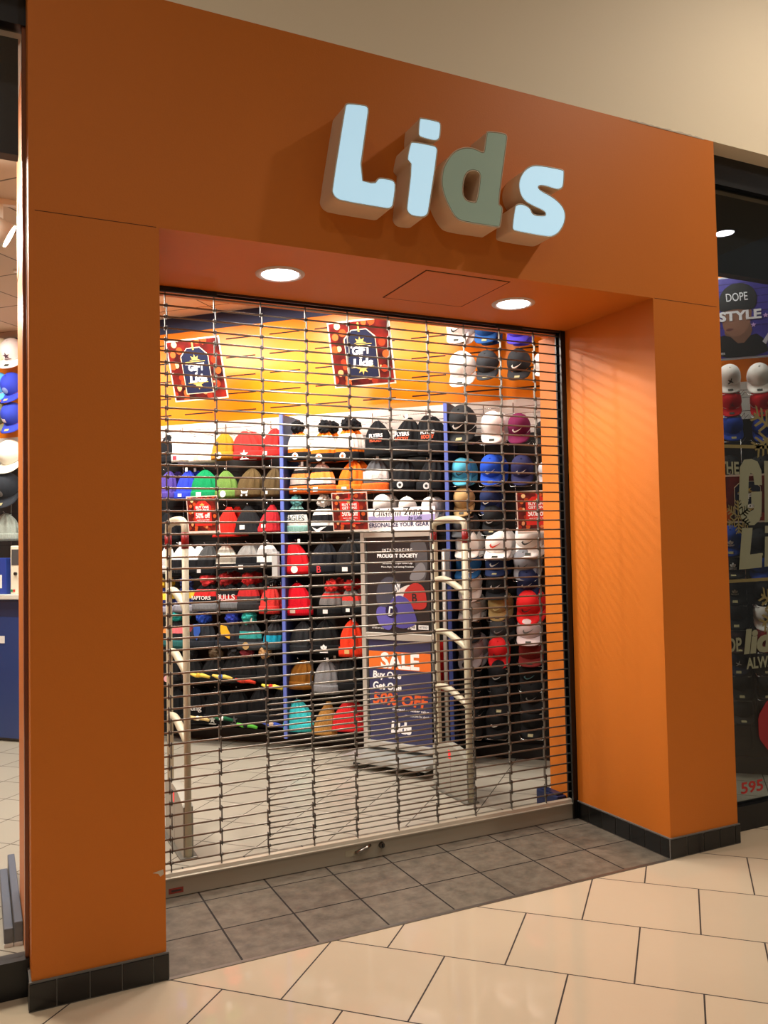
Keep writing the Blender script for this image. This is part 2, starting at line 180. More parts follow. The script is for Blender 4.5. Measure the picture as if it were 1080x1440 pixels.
# ------------------------------------------------------------------ materials
def lin(c):
    if isinstance(c, str):
        c = c.lstrip('#'); c = tuple(int(c[i:i+2], 16) for i in (0, 2, 4))
    f = lambda v: (v/255)/12.92 if v/255 <= .04045 else (((v/255)+.055)/1.055)**2.4
    return tuple(f(v) for v in c) + (1.0,)
MC = {}
def mat(name, col, rough=.6, metal=0., bump=0., bscale=80., var=0., vscale=6., emit=0., emit_col=None, coat=0., spec=.5):
    key = (name, str(col), rough, metal, bump, bscale, var, emit)
    if key in MC: return MC[key]
    m = bpy.data.materials.new(name); m.use_nodes = True; MC[key] = m
    nt = m.node_tree; b = nt.nodes['Principled BSDF']
    c = lin(col)
    b.inputs['Base Color'].default_value = c
    b.inputs['Roughness'].default_value = rough
    b.inputs['Metallic'].default_value = metal
    b.inputs['Specular IOR Level'].default_value = spec
    if coat: b.inputs['Coat Weight'].default_value = coat
    if emit:
        b.inputs['Emission Color'].default_value = lin(emit_col or col); b.inputs['Emission Strength'].default_value = emit
    if bump or var:
        tc = nt.nodes.new('ShaderNodeTexCoord')
    if var:
        n = nt.nodes.new('ShaderNodeTexNoise'); n.inputs['Scale'].default_value = vscale; n.inputs['Detail'].default_value = 5
        nt.links.new(tc.outputs['Object'], n.inputs['Vector'])
        r = nt.nodes.new('ShaderNodeMapRange'); r.inputs[3].default_value = 1-var; r.inputs[4].default_value = 1+var
        nt.links.new(n.outputs['Fac'], r.inputs[0])
        mx = nt.nodes.new('ShaderNodeVectorMath'); mx.operation = 'SCALE'; mx.inputs[0].default_value = c[:3]
        nt.links.new(r.outputs[0], mx.inputs['Scale']); nt.links.new(mx.outputs[0], b.inputs['Base Color'])
    if bump:
        n = nt.nodes.new('ShaderNodeTexNoise'); n.inputs['Scale'].default_value = bscale; n.inputs['Detail'].default_value = 3
        nt.links.new(tc.outputs['Object'], n.inputs['Vector'])
        bp = nt.nodes.new('ShaderNodeBump'); bp.inputs['Strength'].default_value = bump; bp.inputs['Distance'].default_value = .004
        nt.links.new(n.outputs['Fac'], bp.inputs['Height']); nt.links.new(bp.outputs[0], b.inputs['Normal'])
    return m

def tile_mat(name, col, grout, a, w, hgt, u0, v0, gw, running, rough, var=.06, vscale=3., bump=.1, bscale=30., spec=.5, groutrough=.8, tilevar=.05):
    """tiles: axes turned by a; courses of height hgt; each tile w wide; running bond if running"""
    m = bpy.data.materials.new(name); m.use_nodes = True; nt = m.node_tree; b = nt.nodes['Principled BSDF']
    N = nt.nodes.new; Lk = nt.links.new
    g = N('ShaderNodeNewGeometry'); sp = N('ShaderNodeSeparateXYZ'); Lk(g.outputs['Position'], sp.inputs[0])
    def M(op, x, y=None):
        n = N('ShaderNodeMath'); n.operation = op
        for i, v in enumerate((x, y)):
            if v is None: continue
            if isinstance(v, (int, float)): n.inputs[i].default_value = v
            else: Lk(v, n.inputs[i])
        return n.outputs[0]
    X, Y = sp.outputs[0], sp.outputs[1]
    U = M('ADD', M('MULTIPLY', X, math.cos(a)), M('MULTIPLY', Y, math.sin(a)))
    V = M('ADD', M('MULTIPLY', X, -math.sin(a)), M('MULTIPLY', Y, math.cos(a)))
    vr = M('DIVIDE', M('SUBTRACT', V, v0), hgt); row = M('FLOOR', vr)
    ur = M('DIVIDE', M('SUBTRACT', U, u0), w)
    if running: ur = M('ADD', ur, M('MULTIPLY', M('FLOORED_MODULO', row, 2.0), .5))
    colm = M('FLOOR', ur)
    fu = M('SUBTRACT', ur, colm); fv = M('SUBTRACT', vr, row)
    du = M('MULTIPLY', M('MINIMUM', fu, M('SUBTRACT', 1.0, fu)), w)
    dv = M('MULTIPLY', M('MINIMUM', fv, M('SUBTRACT', 1.0, fv)), hgt)
    d = M('MINIMUM', du, dv)
    mask = M('GREATER_THAN', d, gw/2)
    cmb = N('ShaderNodeCombineXYZ'); Lk(row, cmb.inputs[0]); Lk(colm, cmb.inputs[1])
    wn = N('ShaderNodeTexWhiteNoise'); wn.noise_dimensions = '2D'; Lk(cmb.outputs[0], wn.inputs['Vector'])
    ns = N('ShaderNodeTexNoise'); ns.inputs['Scale'].default_value = vscale; ns.inputs['Detail'].default_value = 8; ns.inputs['Roughness'].default_value = .65
    Lk(g.outputs['Position'], ns.inputs['Vector'])
    k = M('ADD', M('MULTIPLY', M('SUBTRACT', wn.outputs['Value'], .5), 2*tilevar), M('ADD', 1.0, M('MULTIPLY', M('SUBTRACT', ns.outputs['Fac'], .5), 2*var)))
    sc = N('ShaderNodeVectorMath'); sc.operation = 'SCALE'; sc.inputs[0].default_value = lin(col)[:3]; Lk(k, sc.inputs['Scale'])
    mx = N('ShaderNodeMix'); mx.data_type = 'RGBA'; Lk(mask, mx.inputs[0]); mx.inputs[6].default_value = lin(grout); Lk(sc.outputs[0], mx.inputs[7])
    Lk(mx.outputs[2], b.inputs['Base Color'])
    rr = M('ADD', M('MULTIPLY', mask, rough-groutrough), groutrough); Lk(rr, b.inputs['Roughness'])
    b.inputs['Specular IOR Level'].default_value = spec
    n2 = N('ShaderNodeTexNoise'); n2.inputs['Scale'].default_value = bscale; n2.inputs['Detail'].default_value = 4; Lk(g.outputs['Position'], n2.inputs['Vector'])
    hh = M('ADD', M('MULTIPLY', mask, 1.0), M('MULTIPLY', n2.outputs['Fac'], .4))
    bp = N('ShaderNodeBump'); bp.inputs['Strength'].default_value = bump; bp.inputs['Distance'].default_value = .003
    Lk(hh, bp.inputs['Height']); Lk(bp.outputs[0], b.inputs['Normal'])
    return m

def glass_mat(name, tint):
    m = bpy.data.materials.new(name); m.use_nodes = True; nt = m.node_tree; nt.nodes.clear()
    o = nt.nodes.new('ShaderNodeOutputMaterial'); t = nt.nodes.new('ShaderNodeBsdfTransparent'); g = nt.nodes.new('ShaderNodeBsdfGlossy')
    x = nt.nodes.new('ShaderNodeMixShader'); ge = nt.nodes.new('ShaderNodeNewGeometry')
    dt = nt.nodes.new('ShaderNodeVectorMath'); dt.operation = 'DOT_PRODUCT'; nt.links.new(ge.outputs['Incoming'], dt.inputs[0]); nt.links.new(ge.outputs['Normal'], dt.inputs[1])
    def MM(op, a, b=None):
        n = nt.nodes.new('ShaderNodeMath'); n.operation = op
        for i_, v in enumerate((a, b)):
            if v is None: continue
            if isinstance(v, (int, float)): n.inputs[i_].default_value = v
            else: nt.links.new(v, n.inputs[i_])
        return n
    f = MM('ADD', MM('MULTIPLY', MM('POWER', MM('SUBTRACT', 1.0, MM('ABSOLUTE', dt.outputs['Value']).outputs[0]).outputs[0], 5.0).outputs[0], .95).outputs[0], .04)
    t.inputs[0].default_value = tuple(v**.5 for v in tint) + (1,); g.inputs['Roughness'].default_value = 0.0
    nt.links.new(f.outputs[0], x.inputs[0]); nt.links.new(t.outputs[0], x.inputs[1]); nt.links.new(g.outputs[0], x.inputs[2]); nt.links.new(x.outputs[0], o.inputs[0])
    return m

def bokeh_mat(name, scale=14.0):
    """blurred party lights printed on the border of the sale cards"""
    m = bpy.data.materials.new(name); m.use_nodes = True; nt = m.node_tree; b = nt.nodes['Principled BSDF']
    N = nt.nodes.new; L_ = nt.links.new
    tc = N('ShaderNodeTexCoord')
    n = N('ShaderNodeTexNoise'); n.inputs['Scale'].default_value = scale*.6; L_(tc.outputs['Object'], n.inputs['Vector'])
    cr = N('ShaderNodeValToRGB'); L_(n.outputs['Fac'], cr.inputs[0])
    cr.color_ramp.elements[0].position = .35; cr.color_ramp.elements[0].color = lin('#1c070e')
    cr.color_ramp.elements[1].position = .75; cr.color_ramp.elements[1].color = lin('#8e2018')
    v = N('ShaderNodeTexVoronoi'); v.inputs['Scale'].default_value = scale; L_(tc.outputs['Object'], v.inputs['Vector'])
    lt = N('ShaderNodeMath'); lt.operation = 'LESS_THAN'; lt.inputs[1].default_value = .36; L_(v.outputs['Distance'], lt.inputs[0])
    sp = N('ShaderNodeSeparateColor'); L_(v.outputs['Color'], sp.inputs[0])
    c2 = N('ShaderNodeValToRGB'); L_(sp.outputs[0], c2.inputs[0])
    c2.color_ramp.elements[0].color = lin('#8a2218'); c2.color_ramp.elements[1].color = lin('#fff0b0')
    e = c2.color_ramp.elements.new(.55); e.color = lin('#d0602a')
    mx = N('ShaderNodeMix'); mx.data_type = 'RGBA'; L_(lt.outputs[0], mx.inputs[0]); L_(cr.outputs[0], mx.inputs[6]); L_(c2.outputs[0], mx.inputs[7])
    L_(mx.outputs[2], b.inputs['Base Color']); b.inputs['Roughness'].default_value = .35
    return m

# ------------------------------------------------------------------ objects
def tag(o, label=None, cat=None, group=None, kind=None):
    if label: o['label'] = label
    if cat: o['category'] = cat
    if group: o['group'] = group
    if kind: o['kind'] = kind
    return o
def thing(name, label, cat, loc=(0, 0, 0), rz=0., group=None, rx=0.):
    o = bpy.data.objects.new(name, None); C.objects.link(o); o.empty_display_size = .05
    o.location = loc; o.rotation_euler = (rx, 0, rz)
    return tag(o, label, cat, group)
def link_mesh(name, me, mats, parent=None, loc=(0, 0, 0), smooth=False):
    if not isinstance(mats, (list, tuple)): mats = [mats]
    if len(me.materials) == 0:
        for m in mats: me.materials.append(m)
    o = bpy.data.objects.new(name, me); C.objects.link(o); o.parent = parent; o.location = loc
    if smooth:
        for p in me.polygons: p.use_smooth = True
    return o
def obj(name, bm, mats, parent=None, loc=(0, 0, 0), smooth=False):
    me = bpy.data.meshes.new(name); bmesh.ops.recalc_face_normals(bm, faces=bm.faces[:]); bm.to_mesh(me); bm.free()
    return link_mesh(name, me, mats, parent, loc, smooth)
def struct(name, bm, mats, parent=None):
    o = obj(name, bm, mats, parent)
    if parent is None: o['kind'] = 'structure'
    return o
def box(bm, x0, x1, y0, y1, z0, z1, bev=0., mi=0):
    vs = [bm.verts.new((x, y, z)) for x in (x0, x1) for y in (y0, y1) for z in (z0, z1)]
    F = []
    for q in ((0, 1, 3, 2), (4, 6, 7, 5), (0, 4, 5, 1), (2, 3, 7, 6), (0, 2, 6, 4), (1, 5, 7, 3)):
        f = bm.faces.new([vs[i] for i in q]); f.material_index = mi; F.append(f)
    if bev:
        es = list({e for f in F for e in f.edges})
        r = bmesh.ops.bevel(bm, geom=es, offset=bev, segments=2, affect='EDGES', profile=.5)
        for f in r['faces']: f.material_index = mi
    return bm
def B(*a, **k): return box(bmesh.new(), *a, **k)
def tube(bm, pts, r, seg=10, caps=True, sx=1., mi=0):
    """swept round bar through pts"""
    pts = [Vector(p) for p in pts]; rings = []
    n0 = None
    for i, p in enumerate(pts):
        t = (pts[min(i+1, len(pts)-1)] - pts[max(i-1, 0)]).normalized()
        if n0 is None:
            n0 = t.orthogonal().normalized()
        n0 = (n0 - t*n0.dot(t)).normalized(); b_ = t.cross(n0)
        rr = r[i] if isinstance(r, (list, tuple)) else r
        rings.append([bm.verts.new(p + (n0*math.cos(2*PI*k/seg) + b_*math.sin(2*PI*k/seg))*rr) for k in range(seg)])
    for a, b in zip(rings, rings[1:]):
        for k in range(seg):
            f = bm.faces.new((a[k], a[(k+1) % seg], b[(k+1) % seg], b[k])); f.smooth = True; f.material_index = mi
    if caps:
        f = bm.faces.new(rings[0][::-1]); f.material_index = mi; f = bm.faces.new(rings[-1]); f.material_index = mi
    return bm
def flatmesh(polys, th, bevel=0.):
    """2D outlines (x,z) with holes -> plate facing -Y, th thick, back at y=0"""
    cu = bpy.data.curves.new('c', 'CURVE'); cu.dimensions = '2D'; cu.fill_mode = 'BOTH'
    for pl in polys:
        s = cu.splines.new('POLY'); s.points.add(len(pl)-1)
        for p, (x, z) in zip(s.points, pl): p.co = (x, z, 0, 1)
        s.use_cyclic_u = True
    cu.extrude = th/2; cu.bevel_depth = bevel; cu.bevel_resolution = 1
    return cu_mesh(cu, th)
def cu_mesh(cu, th):
    o = bpy.data.objects.new('t', cu); me = bpy.data.meshes.new_from_object(o)
    for v in me.vertices:
        x, y, z = v.co; v.co = (x, -(z + th/2), y)
    bpy.data.objects.remove(o); bpy.data.curves.remove(cu)
    return me
def textmesh(s, size=1., th=.001, bold=0., shear=0., width=None, height=None, align='CENTER', spacing=1.):
    cu = bpy.data.curves.new('t', 'FONT'); cu.body = s; cu.size = size; cu.extrude = th/2; cu.offset = bold; cu.shear = shear
    cu.align_x = align; cu.resolution_u = 3; cu.space_character = spacing
    me = cu_mesh(cu, th)
    xs = [v.co.x for v in me.vertices]; zs = [v.co.z for v in me.vertices]
    if not xs: return me
    w, h = max(xs)-min(xs), max(zs)-min(zs); sx = (width/w) if width else 1.; sz = (height/h) if height else sx
    if height and not width: sx = sz
    cx = (max(xs)+min(xs))/2; cz = (max(zs)+min(zs))/2
    for v in me.vertices: v.co.x = (v.co.x-cx)*sx; v.co.z = (v.co.z-cz)*sz
    return me
def put(name, me, m, parent, x, z, y):
    return link_mesh(name, me, m, parent, (x, y, z))
def rect(w, h, x=0, z=0): return [(x-w/2, z-h/2), (x+w/2, z-h/2), (x+w/2, z+h/2), (x-w/2, z+h/2)]
def disc(r, n=24, x=0, z=0, rz=None): return [(x+r*math.cos(2*PI*i/n), z+(rz or r)*math.sin(2*PI*i/n)) for i in range(n)]
def star(n, r1, r2, x=0, z=0, a0=PI/2):
    return [(x+(r1 if i % 2 == 0 else r2)*math.cos(a0+PI*i/n), z+(r1 if i % 2 == 0 else r2)*math.sin(a0+PI*i/n)) for i in range(2*n)]
SWOOSH = [(-.5, .02), (-.42, -.16), (-.25, -.2), (.5, .22), (-.18, -.02), (-.32, -.02), (-.36, .08), (-.33, .2)]
def leaf3(s):
    out = []
    for a, l in ((PI/2, .5), (PI/2+.75, .45), (PI/2-.75, .45)):
        c, d = math.cos(a), math.sin(a)
        out.append([(s*(t*l*c - w*d), s*(t*l*d + w*c)) for t, w in ((.05, .0), (.4, .13), (.75, .12), (1, 0), (.75, -.12), (.4, -.13))])
    out.append(rect(.8*s, .07*s, 0, -.12*s)); out.append(rect(.8*s, .07*s, 0, -.26*s))
    return out
def chaikin(p, it=1):
    for _ in range(it):
        q = []
        for i in range(len(p)):
            a, b = p[i], p[(i+1) % len(p)]
            q += [(a[0]*.75+b[0]*.25, a[1]*.75+b[1]*.25), (a[0]*.25+b[0]*.75, a[1]*.25+b[1]*.75)]
        p = q
    return p
def inset(p, d):
    n = len(p); area = sum(p[i][0]*p[(i+1) % n][1]-p[(i+1) % n][0]*p[i][1] for i in range(n)); s = 1 if area > 0 else -1
    out = []
    for i in range(n):
        a, b, c = Vector(p[i-1]), Vector(p[i]), Vector(p[(i+1) % n])
        t = (c-a).normalized(); out.append((b.x - s*t.y*d, b.y + s*t.x*d))
    return out

# ------------------------------------------------------------------ measures (metres; facade front is y = 0, shop is at y > 0)
XL, W, XR = -.449, 2.414, 2.866      # pillar edges; the opening runs 0..W
ZT, ZL, HB = 3.6235, 2.746, .0986    # fascia top, soffit, tile base
DG, DI = .728, .93                   # gate plane, inner end of the portal
YW = .14                             # shop window plane
S = 4.88                             # display wall: x + y = S
ZC = 3.5                             # shop ceiling
def wp(u, w, z=0.):
    s = S - w*R2
    return (s/2 + u/R2, s/2 - u/R2, z)
AW = -PI/4

M_orange = mat('orange_paint', '#ca7020', .5, bump=.12, bscale=140, var=.03, vscale=2., spec=.3)
M_beige = mat('beige_wall_paint', '#ecdec2', .7, bump=.06, bscale=90)
M_black = mat('black_metal', '#0c0c0d', .35)
M_steel = mat('brushed_steel', '#8e8a82', .35, .9)
M_grille = mat('grille_steel', '#8d877c', .32, .6)
M_chain = mat('grille_link_steel', '#6b665f', .4, .8)
M_dkgrout = mat('grey_grout', '#6a6660', .8)
M_btile = mat('black_glazed_tile', '#0e0f0f', .18)
M_navy = mat('navy_paint', '#1c2b52', .5)
M_white = mat('white_panel', '#f0ede8', .5)
M_blackpanel = mat('black_slat_panel', '#131110', .6)
M_slat = mat('orange_slatwall', '#f38600', .32)
M_slot = mat('slat_slot', '#1c0c02', .8)
M_chrome = mat('chrome_wire', '#b8b8b8', .2, 1.)
M_cream = mat('cream_plastic', '#b9b49c', .45)
M_creamd = mat('putty_plastic', '#9a958a', .5)
M_redband = mat('dark_red_band', '#8e1418', .4)
M_ceiltile = mat('ceiling_panel_white', '#cbbfae', .8)

# ------------------------------------------------------------------ setting
struct('floor_mall', B(-4, 9, -9, 0, -.05, 0), tile_mat('polished_beige_floor_tile', '#cab89e', '#2a1c12', -PI/4, .456, .4565, 0, 0, .006, True, .06, .05, 2.2, .05, 20, tilevar=.035, spec=.6))
fm = bpy.data.objects['floor_mall'].data.materials[0]
struct('floor_entry', B(0, W, 0, 1.05, -.05, .0), tile_mat('grey_slate_floor_tile', '#6e6659', '#1d1712', 0, .3075, .3075, .2831, .2993, .008, False, .36, 1.1, 14., .5, 50, tilevar=.08))
SHOPT = tile_mat('shop_grey_beige_floor_tile', '#a09a8c', '#3c342a', -PI/4, .322, .322, 0, 0, .006, False, .3, .06, 5., .1, 40)
bm = bmesh.new(); box(bm, -4, 8, 1.05, 8, -.05, 0); box(bm, -4, 0, YW, 1.05, -.05, 0); box(bm, W, 8, YW, 1.05, -.05, 0)
struct('floor_shop', bm, SHOPT)
bm = bmesh.new(); box(bm, -4, 0, 0, YW, -.05, 0); box(bm, W, 8, 0, YW, -.05, 0)
struct('floor_under_windows', bm, fm)
t = struct('trim_1', B(-.0, W, -.014, .004, -.01, .003), M_steel)

# portal: pillars, header, soffit
bm = B(XL, 0, 0, DI-.04, 0, ZL); struct('wall_left', bm, M_orange)
bm = B(W, XR, 0, DI+.02, 0, ZL); struct('wall_right', bm, M_orange)
bm = bmesh.new()
box(bm, XL, XR, 0, .70, ZL, ZT); box(bm, XL, XR, .758, DI, ZL+.02, ZT); box(bm, XL, XR, .70, .758, ZL+.3, ZT)
struct('wall_header', bm, M_orange)
bm = B(XL+.02, -.01, -.0006, .0, ZL-.001, ZL+.001); box(bm, W+.01, XR-.02, -.0006, 0, ZL-.001, ZL+.001)
struct('trim_2', bm, mat('hairline_crack', '#3a1c0c', .9))
# peeling edge and chips of paint
chipm = mat('bare_plaster', '#c7b8a2', .8)
bm = bmesh.new()
bm.from_mesh(flatmesh([[(-.045, .385), (-.008, .392), (-.006, .375), (-.018, .368), (-.026, .380)]], .001))
struct('trim_3', bm, chipm)
bm = bmesh.new(); x = 2.3
pts = []
while x < 2.8:
    pts.append((x, ZT+.001+random.random()*.006)); x += .02
bm.from_mesh(flatmesh([[(2.3, ZT-.004), (2.8, ZT-.004)] + pts[::-1]], .002)); struct('trim_4', bm, chipm)

def tilebase(name, runs):
    bm = bmesh.new()
    for (ax, a0, a1, fixed, sgn, off) in runs:
        # core slab in grout colour
        th = .009
        def bx(p0, p1, t0, t1, z0, z1, mi, bev=0):
            lo, hi = sorted((fixed+sgn*t0, fixed+sgn*t1))
            if ax == 'x': box(bm, p0, p1, lo, hi, z0, z1, bev, mi)
            else: box(bm, lo, hi, p0, p1, z0, z1, bev, mi)
        bx(a0, a1, 0, th*.8, 0, HB, 0)
        p = a0 - off
        while p < a1:
            q0, q1 = max(a0, p)+.002, min(a1, p+.108)-.002
            if q1-q0 > .01: bx(q0, q1, th*.5, th*1.15, .004, HB-.006, 1, .0015)
            p += .108
    return struct(name, bm, [M_dkgrout, M_btile])
tilebase('baseboard_left', [('x', XL-.009, .009, 0, -1, .02), ('y', 0, .70, 0, 1, .0), ('y', 0, YW, XL, -1, .0)])
tilebase('baseboard_right', [('x', W-.009, XR+.009, 0, -1, .0), ('y', 0, .70, W, -1, .05), ('y', 0, YW, XR, 1, .0)])

# beige mall wall above, its underside over the windows, black window headers
bm = bmesh.new()
box(bm, -4, 9, 0, .3, ZT, 5.6)
struct('wall_beige', bm, M_beige)
def window(n, x0, x1, tint, frame_x):
    r = bpy.data.objects.new('window_%d' % n, None); C.objects.link(r); r['kind'] = 'structure'
    g = obj('window_glass', B(x0, x1, YW-.005, YW+.005, .13, 3.47), glass_mat('window_glass_%d' % n, tint), r)
    bm = bmesh.new(); box(bm, x0, x1, YW-.03, YW+.03, 3.465, ZT); struct('window_header', bm, M_black, r)
    bm = bmesh.new(); box(bm, x0, x1, YW-.03, YW+.03, 0, .125); box(bm, x0, x1, YW-.035, YW+.035, .118, .13)
    struct('window_sill', bm, M_black, r)
    bm = bmesh.new()
    for f in frame_x: box(bm, f, f+.012, YW-.02, YW+.02, .13, 3.465)
    struct('window_frame', bm, mat('bronze_frame', '#8a5a40', .3, .6), r)
    return r
win1 = window(1, -3.6, XL-.001, (.96, .97, .95), [XL-.014])
win2 = window(2, XR+.001, 5.0, (.50, .54, .52), [XR+.001])  # darker tint on this pane stands in for dimmer light behind it
struct('wall_bulkhead_left', B(-4, XL-.02, .27, .33, 3.05, 3.62), mat('navy_bulkhead', '#1b2230', .6))
struct('wall_bulkhead_right', B(XR+.02, 6, .27, .33, 3.05, 3.62), mat('navy_bulkhead', '#1b2230', .6))
bm = bmesh.new(); box(bm, -4, -3.6, .1, .2, 0, ZT); box(bm, -4.1, -4, .1, 8, 0, ZT); struct('wall_shop_left', bm, M_orange)
bm = bmesh.new(); box(bm, 5.0, 6.2, .1, .2, 0, ZT); struct('wall_shop_right', bm, M_orange)
# shop ceiling with grid
struct('ceiling_shop', B(-4, 6, DI-.02, 9, ZC, ZC+.05), tile_mat('suspended_ceiling_panel', '#c9bba6', '#5a5248', -PI/4, .61, .61, .1, .2, .012, False, .8, .04, 8., .2, 60))
bm = bmesh.new(); box(bm, -4, XL, YW, DI, ZC, ZC+.05); box(bm, XR, 6, YW, DI, ZC, ZC+.05); struct('ceiling_window_bay', bm, M_ceiltile)

# display wall at 45 degrees: orange slatwall above, white strip, black slat panel below
def wallbox(bm, u0, u1, w0, w1, z0, z1, mi=0):
    vs = [bm.verts.new(wp(u, w, z)) for u in (u0, u1) for w in (w0, w1) for z in (z0, z1)]
    for q in ((0, 1, 3, 2), (4, 6, 7, 5), (0, 4, 5, 1), (2, 3, 7, 6), (0, 2, 6, 4), (1, 5, 7, 3)):
        f = bm.faces.new([vs[i] for i in q]); f.material_index = mi
U0, U1 = -5.6, 3.3
bm = bmesh.new()
wallbox(bm, U0, U1, -.05, 0, 2.59, 3.37, 0); wallbox(bm, U0, U1, -.05, .004, 3.37, ZC, 1)
wallbox(bm, U0, U1, -.05, 0, 2.34, 2.59, 2); wallbox(bm, U0, U1, -.05, 0, 0, 2.34, 3)
for r_, z in enumerate((3.272, 3.115, 2.96, 2.815, 2.672)):
    for k in range(-10, 12):
        u = -1.694 + .4*k
        if U0 < u < U1-.3: wallbox(bm, u, u+.27, 0, .0012, z-.005, z+.005, 4)
for z in [2.19 - .145*i for i in range(14)]:
    wallbox(bm, U0, U1, 0, .0012, z-.004, z+.004, 5)
wallbox(bm, U0, U1, 0, .05, 0, .1, 3)
struct('wall_display', bm, [M_slat, M_navy, M_white, M_blackpanel, M_slot, mat('panel_groove', '#050505', .8)])
for k, u in enumerate((-3.30, -2.38, -1.06, .24, 1.56, 2.86)):
    d = thing('divider_panel', ['blue edged divider fin behind the left-hand window', 'blue edged divider fin left of the grille view', 'blue edged divider fin between the left and middle bays', 'blue edged divider fin between the middle and right bays',
              'blue edged divider fin behind the right pillar', 'blue edged divider fin at the far right window bay'][k], 'divider', wp(u, 0, .1), AW)
    obj('fin_board', B(-.012, .012, -.28, -.001, 0, 2.46), mat('navy_fin_laminate', '#1a2348', .5), d)
    obj('edge_strip', B(-.013, .013, -.296, -.28, 0, 2.46), mat('blue_edge_strip', '#5d70c4', .4), d)

# shelf-edge wires and pegs, one fixture per bay
BAYS = {'left bay': (-2.3, -1.08), 'middle bay': (-1.04, .22), 'right bay': (.26, 1.1), 'bay behind the right-hand window': (1.6, 2.8), 'bay behind the left-hand window': (-4.4, -3.7)}
for bi, (bay, (a, b)) in enumerate(BAYS.items()):
    f = thing('wire_display_rack', 'chrome wire pegs and rails carrying the headwear, ' + bay, 'display rack', wp((a+b)/2, 0, .2), AW)
    bm = bmesh.new()
    for z in (2.28, 2.33, 2.19):
        tube(bm, [((a-b)/2, -.03, z), ((b-a)/2, -.03, z)], .0025, 6)
    for x in ((a-b)/2+.2, 0, (b-a)/2-.2): tube(bm, [(x, -.025, 2.36), (x, -.025, -.05)], .004, 6)
    obj('wire_rail', bm, M_chrome, f)
    n = 0
    for h in HATS:
        if h[0] != bay or n > 90: continue
        n += 1
        x = h[2]-(a+b)/2; z = h[3]+h[4]-.2 + (.0 if h[6] == 'c' else .004)
        if h[6] == 'c' and bay in ('right bay', 'bay behind the right-hand window') and 'slatwall' not in h[1]:
            # open wire tray under the cap's brim
            zz = h[3]-.2-.004; w = h[5]*.55
            bm = tube(bmesh.new(), [(x-w-.012, -.03, zz+.03), (x-w, -.22, zz+.03), (x-w*.75, -.27, zz), (x+w*.75, -.27, zz), (x+w, -.22, zz+.03), (x+w+.012, -.03, zz+.03)], .0022, 5)
            obj('tray_wire', bm, M_chrome, f)
        else:
            bm = tube(bmesh.new(), [(x, 0, z), (x, -.2, z), (x, -.225, z+.012)], .003, 6)
            obj('peg', bm, M_chrome, f)
    # white price card holders along the top
# ------------------------------------------------------------------ headwear
def knit(c, rib=False):
    key = ('knit', str(c), rib)
    if key in MC: return MC[key]
    m = bpy.data.materials.new('ribbed_knit' if rib else 'knit_wool'); m.use_nodes = True; MC[key] = m
    nt = m.node_tree; b = nt.nodes['Principled BSDF']; b.inputs['Roughness'].default_value = .9; b.inputs['Specular IOR Level'].default_value = .2
    tc = nt.nodes.new('ShaderNodeTexCoord'); w = nt.nodes.new('ShaderNodeTexNoise'); w.inputs['Scale'].default_value = 160
    mp = nt.nodes.new('ShaderNodeMapping'); mp.inputs['Scale'].default_value = (1.0, 1.0, .25 if rib else 1.2)
    nt.links.new(tc.outputs['Object'], mp.inputs[0]); nt.links.new(mp.outputs[0], w.inputs['Vector'])
    bp = nt.nodes.new('ShaderNodeBump'); bp.inputs['Strength'].default_value = .5; bp.inputs['Distance'].default_value = .004
    nt.links.new(w.outputs['Fac'], bp.inputs['Height']); nt.links.new(bp.outputs[0], b.inputs['Normal'])
    mr = nt.nodes.new('ShaderNodeMapRange'); mr.inputs[1].default_value = .3; mr.inputs[2].default_value = .7; mr.inputs[3].default_value = .8; mr.inputs[4].default_value = 1.15
    nt.links.new(w.outputs['Fac'], mr.inputs[0]); s = nt.nodes.new('ShaderNodeVectorMath'); s.operation = 'SCALE'; s.inputs[0].default_value = lin(c)[:3]
    nt.links.new(mr.outputs[0], s.inputs['Scale']); nt.links.new(s.outputs[0], b.inputs['Base Color'])
    return m
def cloth(c): return mat('cap_cotton', c, .8, bump=.15, bscale=300, spec=.25)
def ink(c): return mat('printed_patch', c, .6)

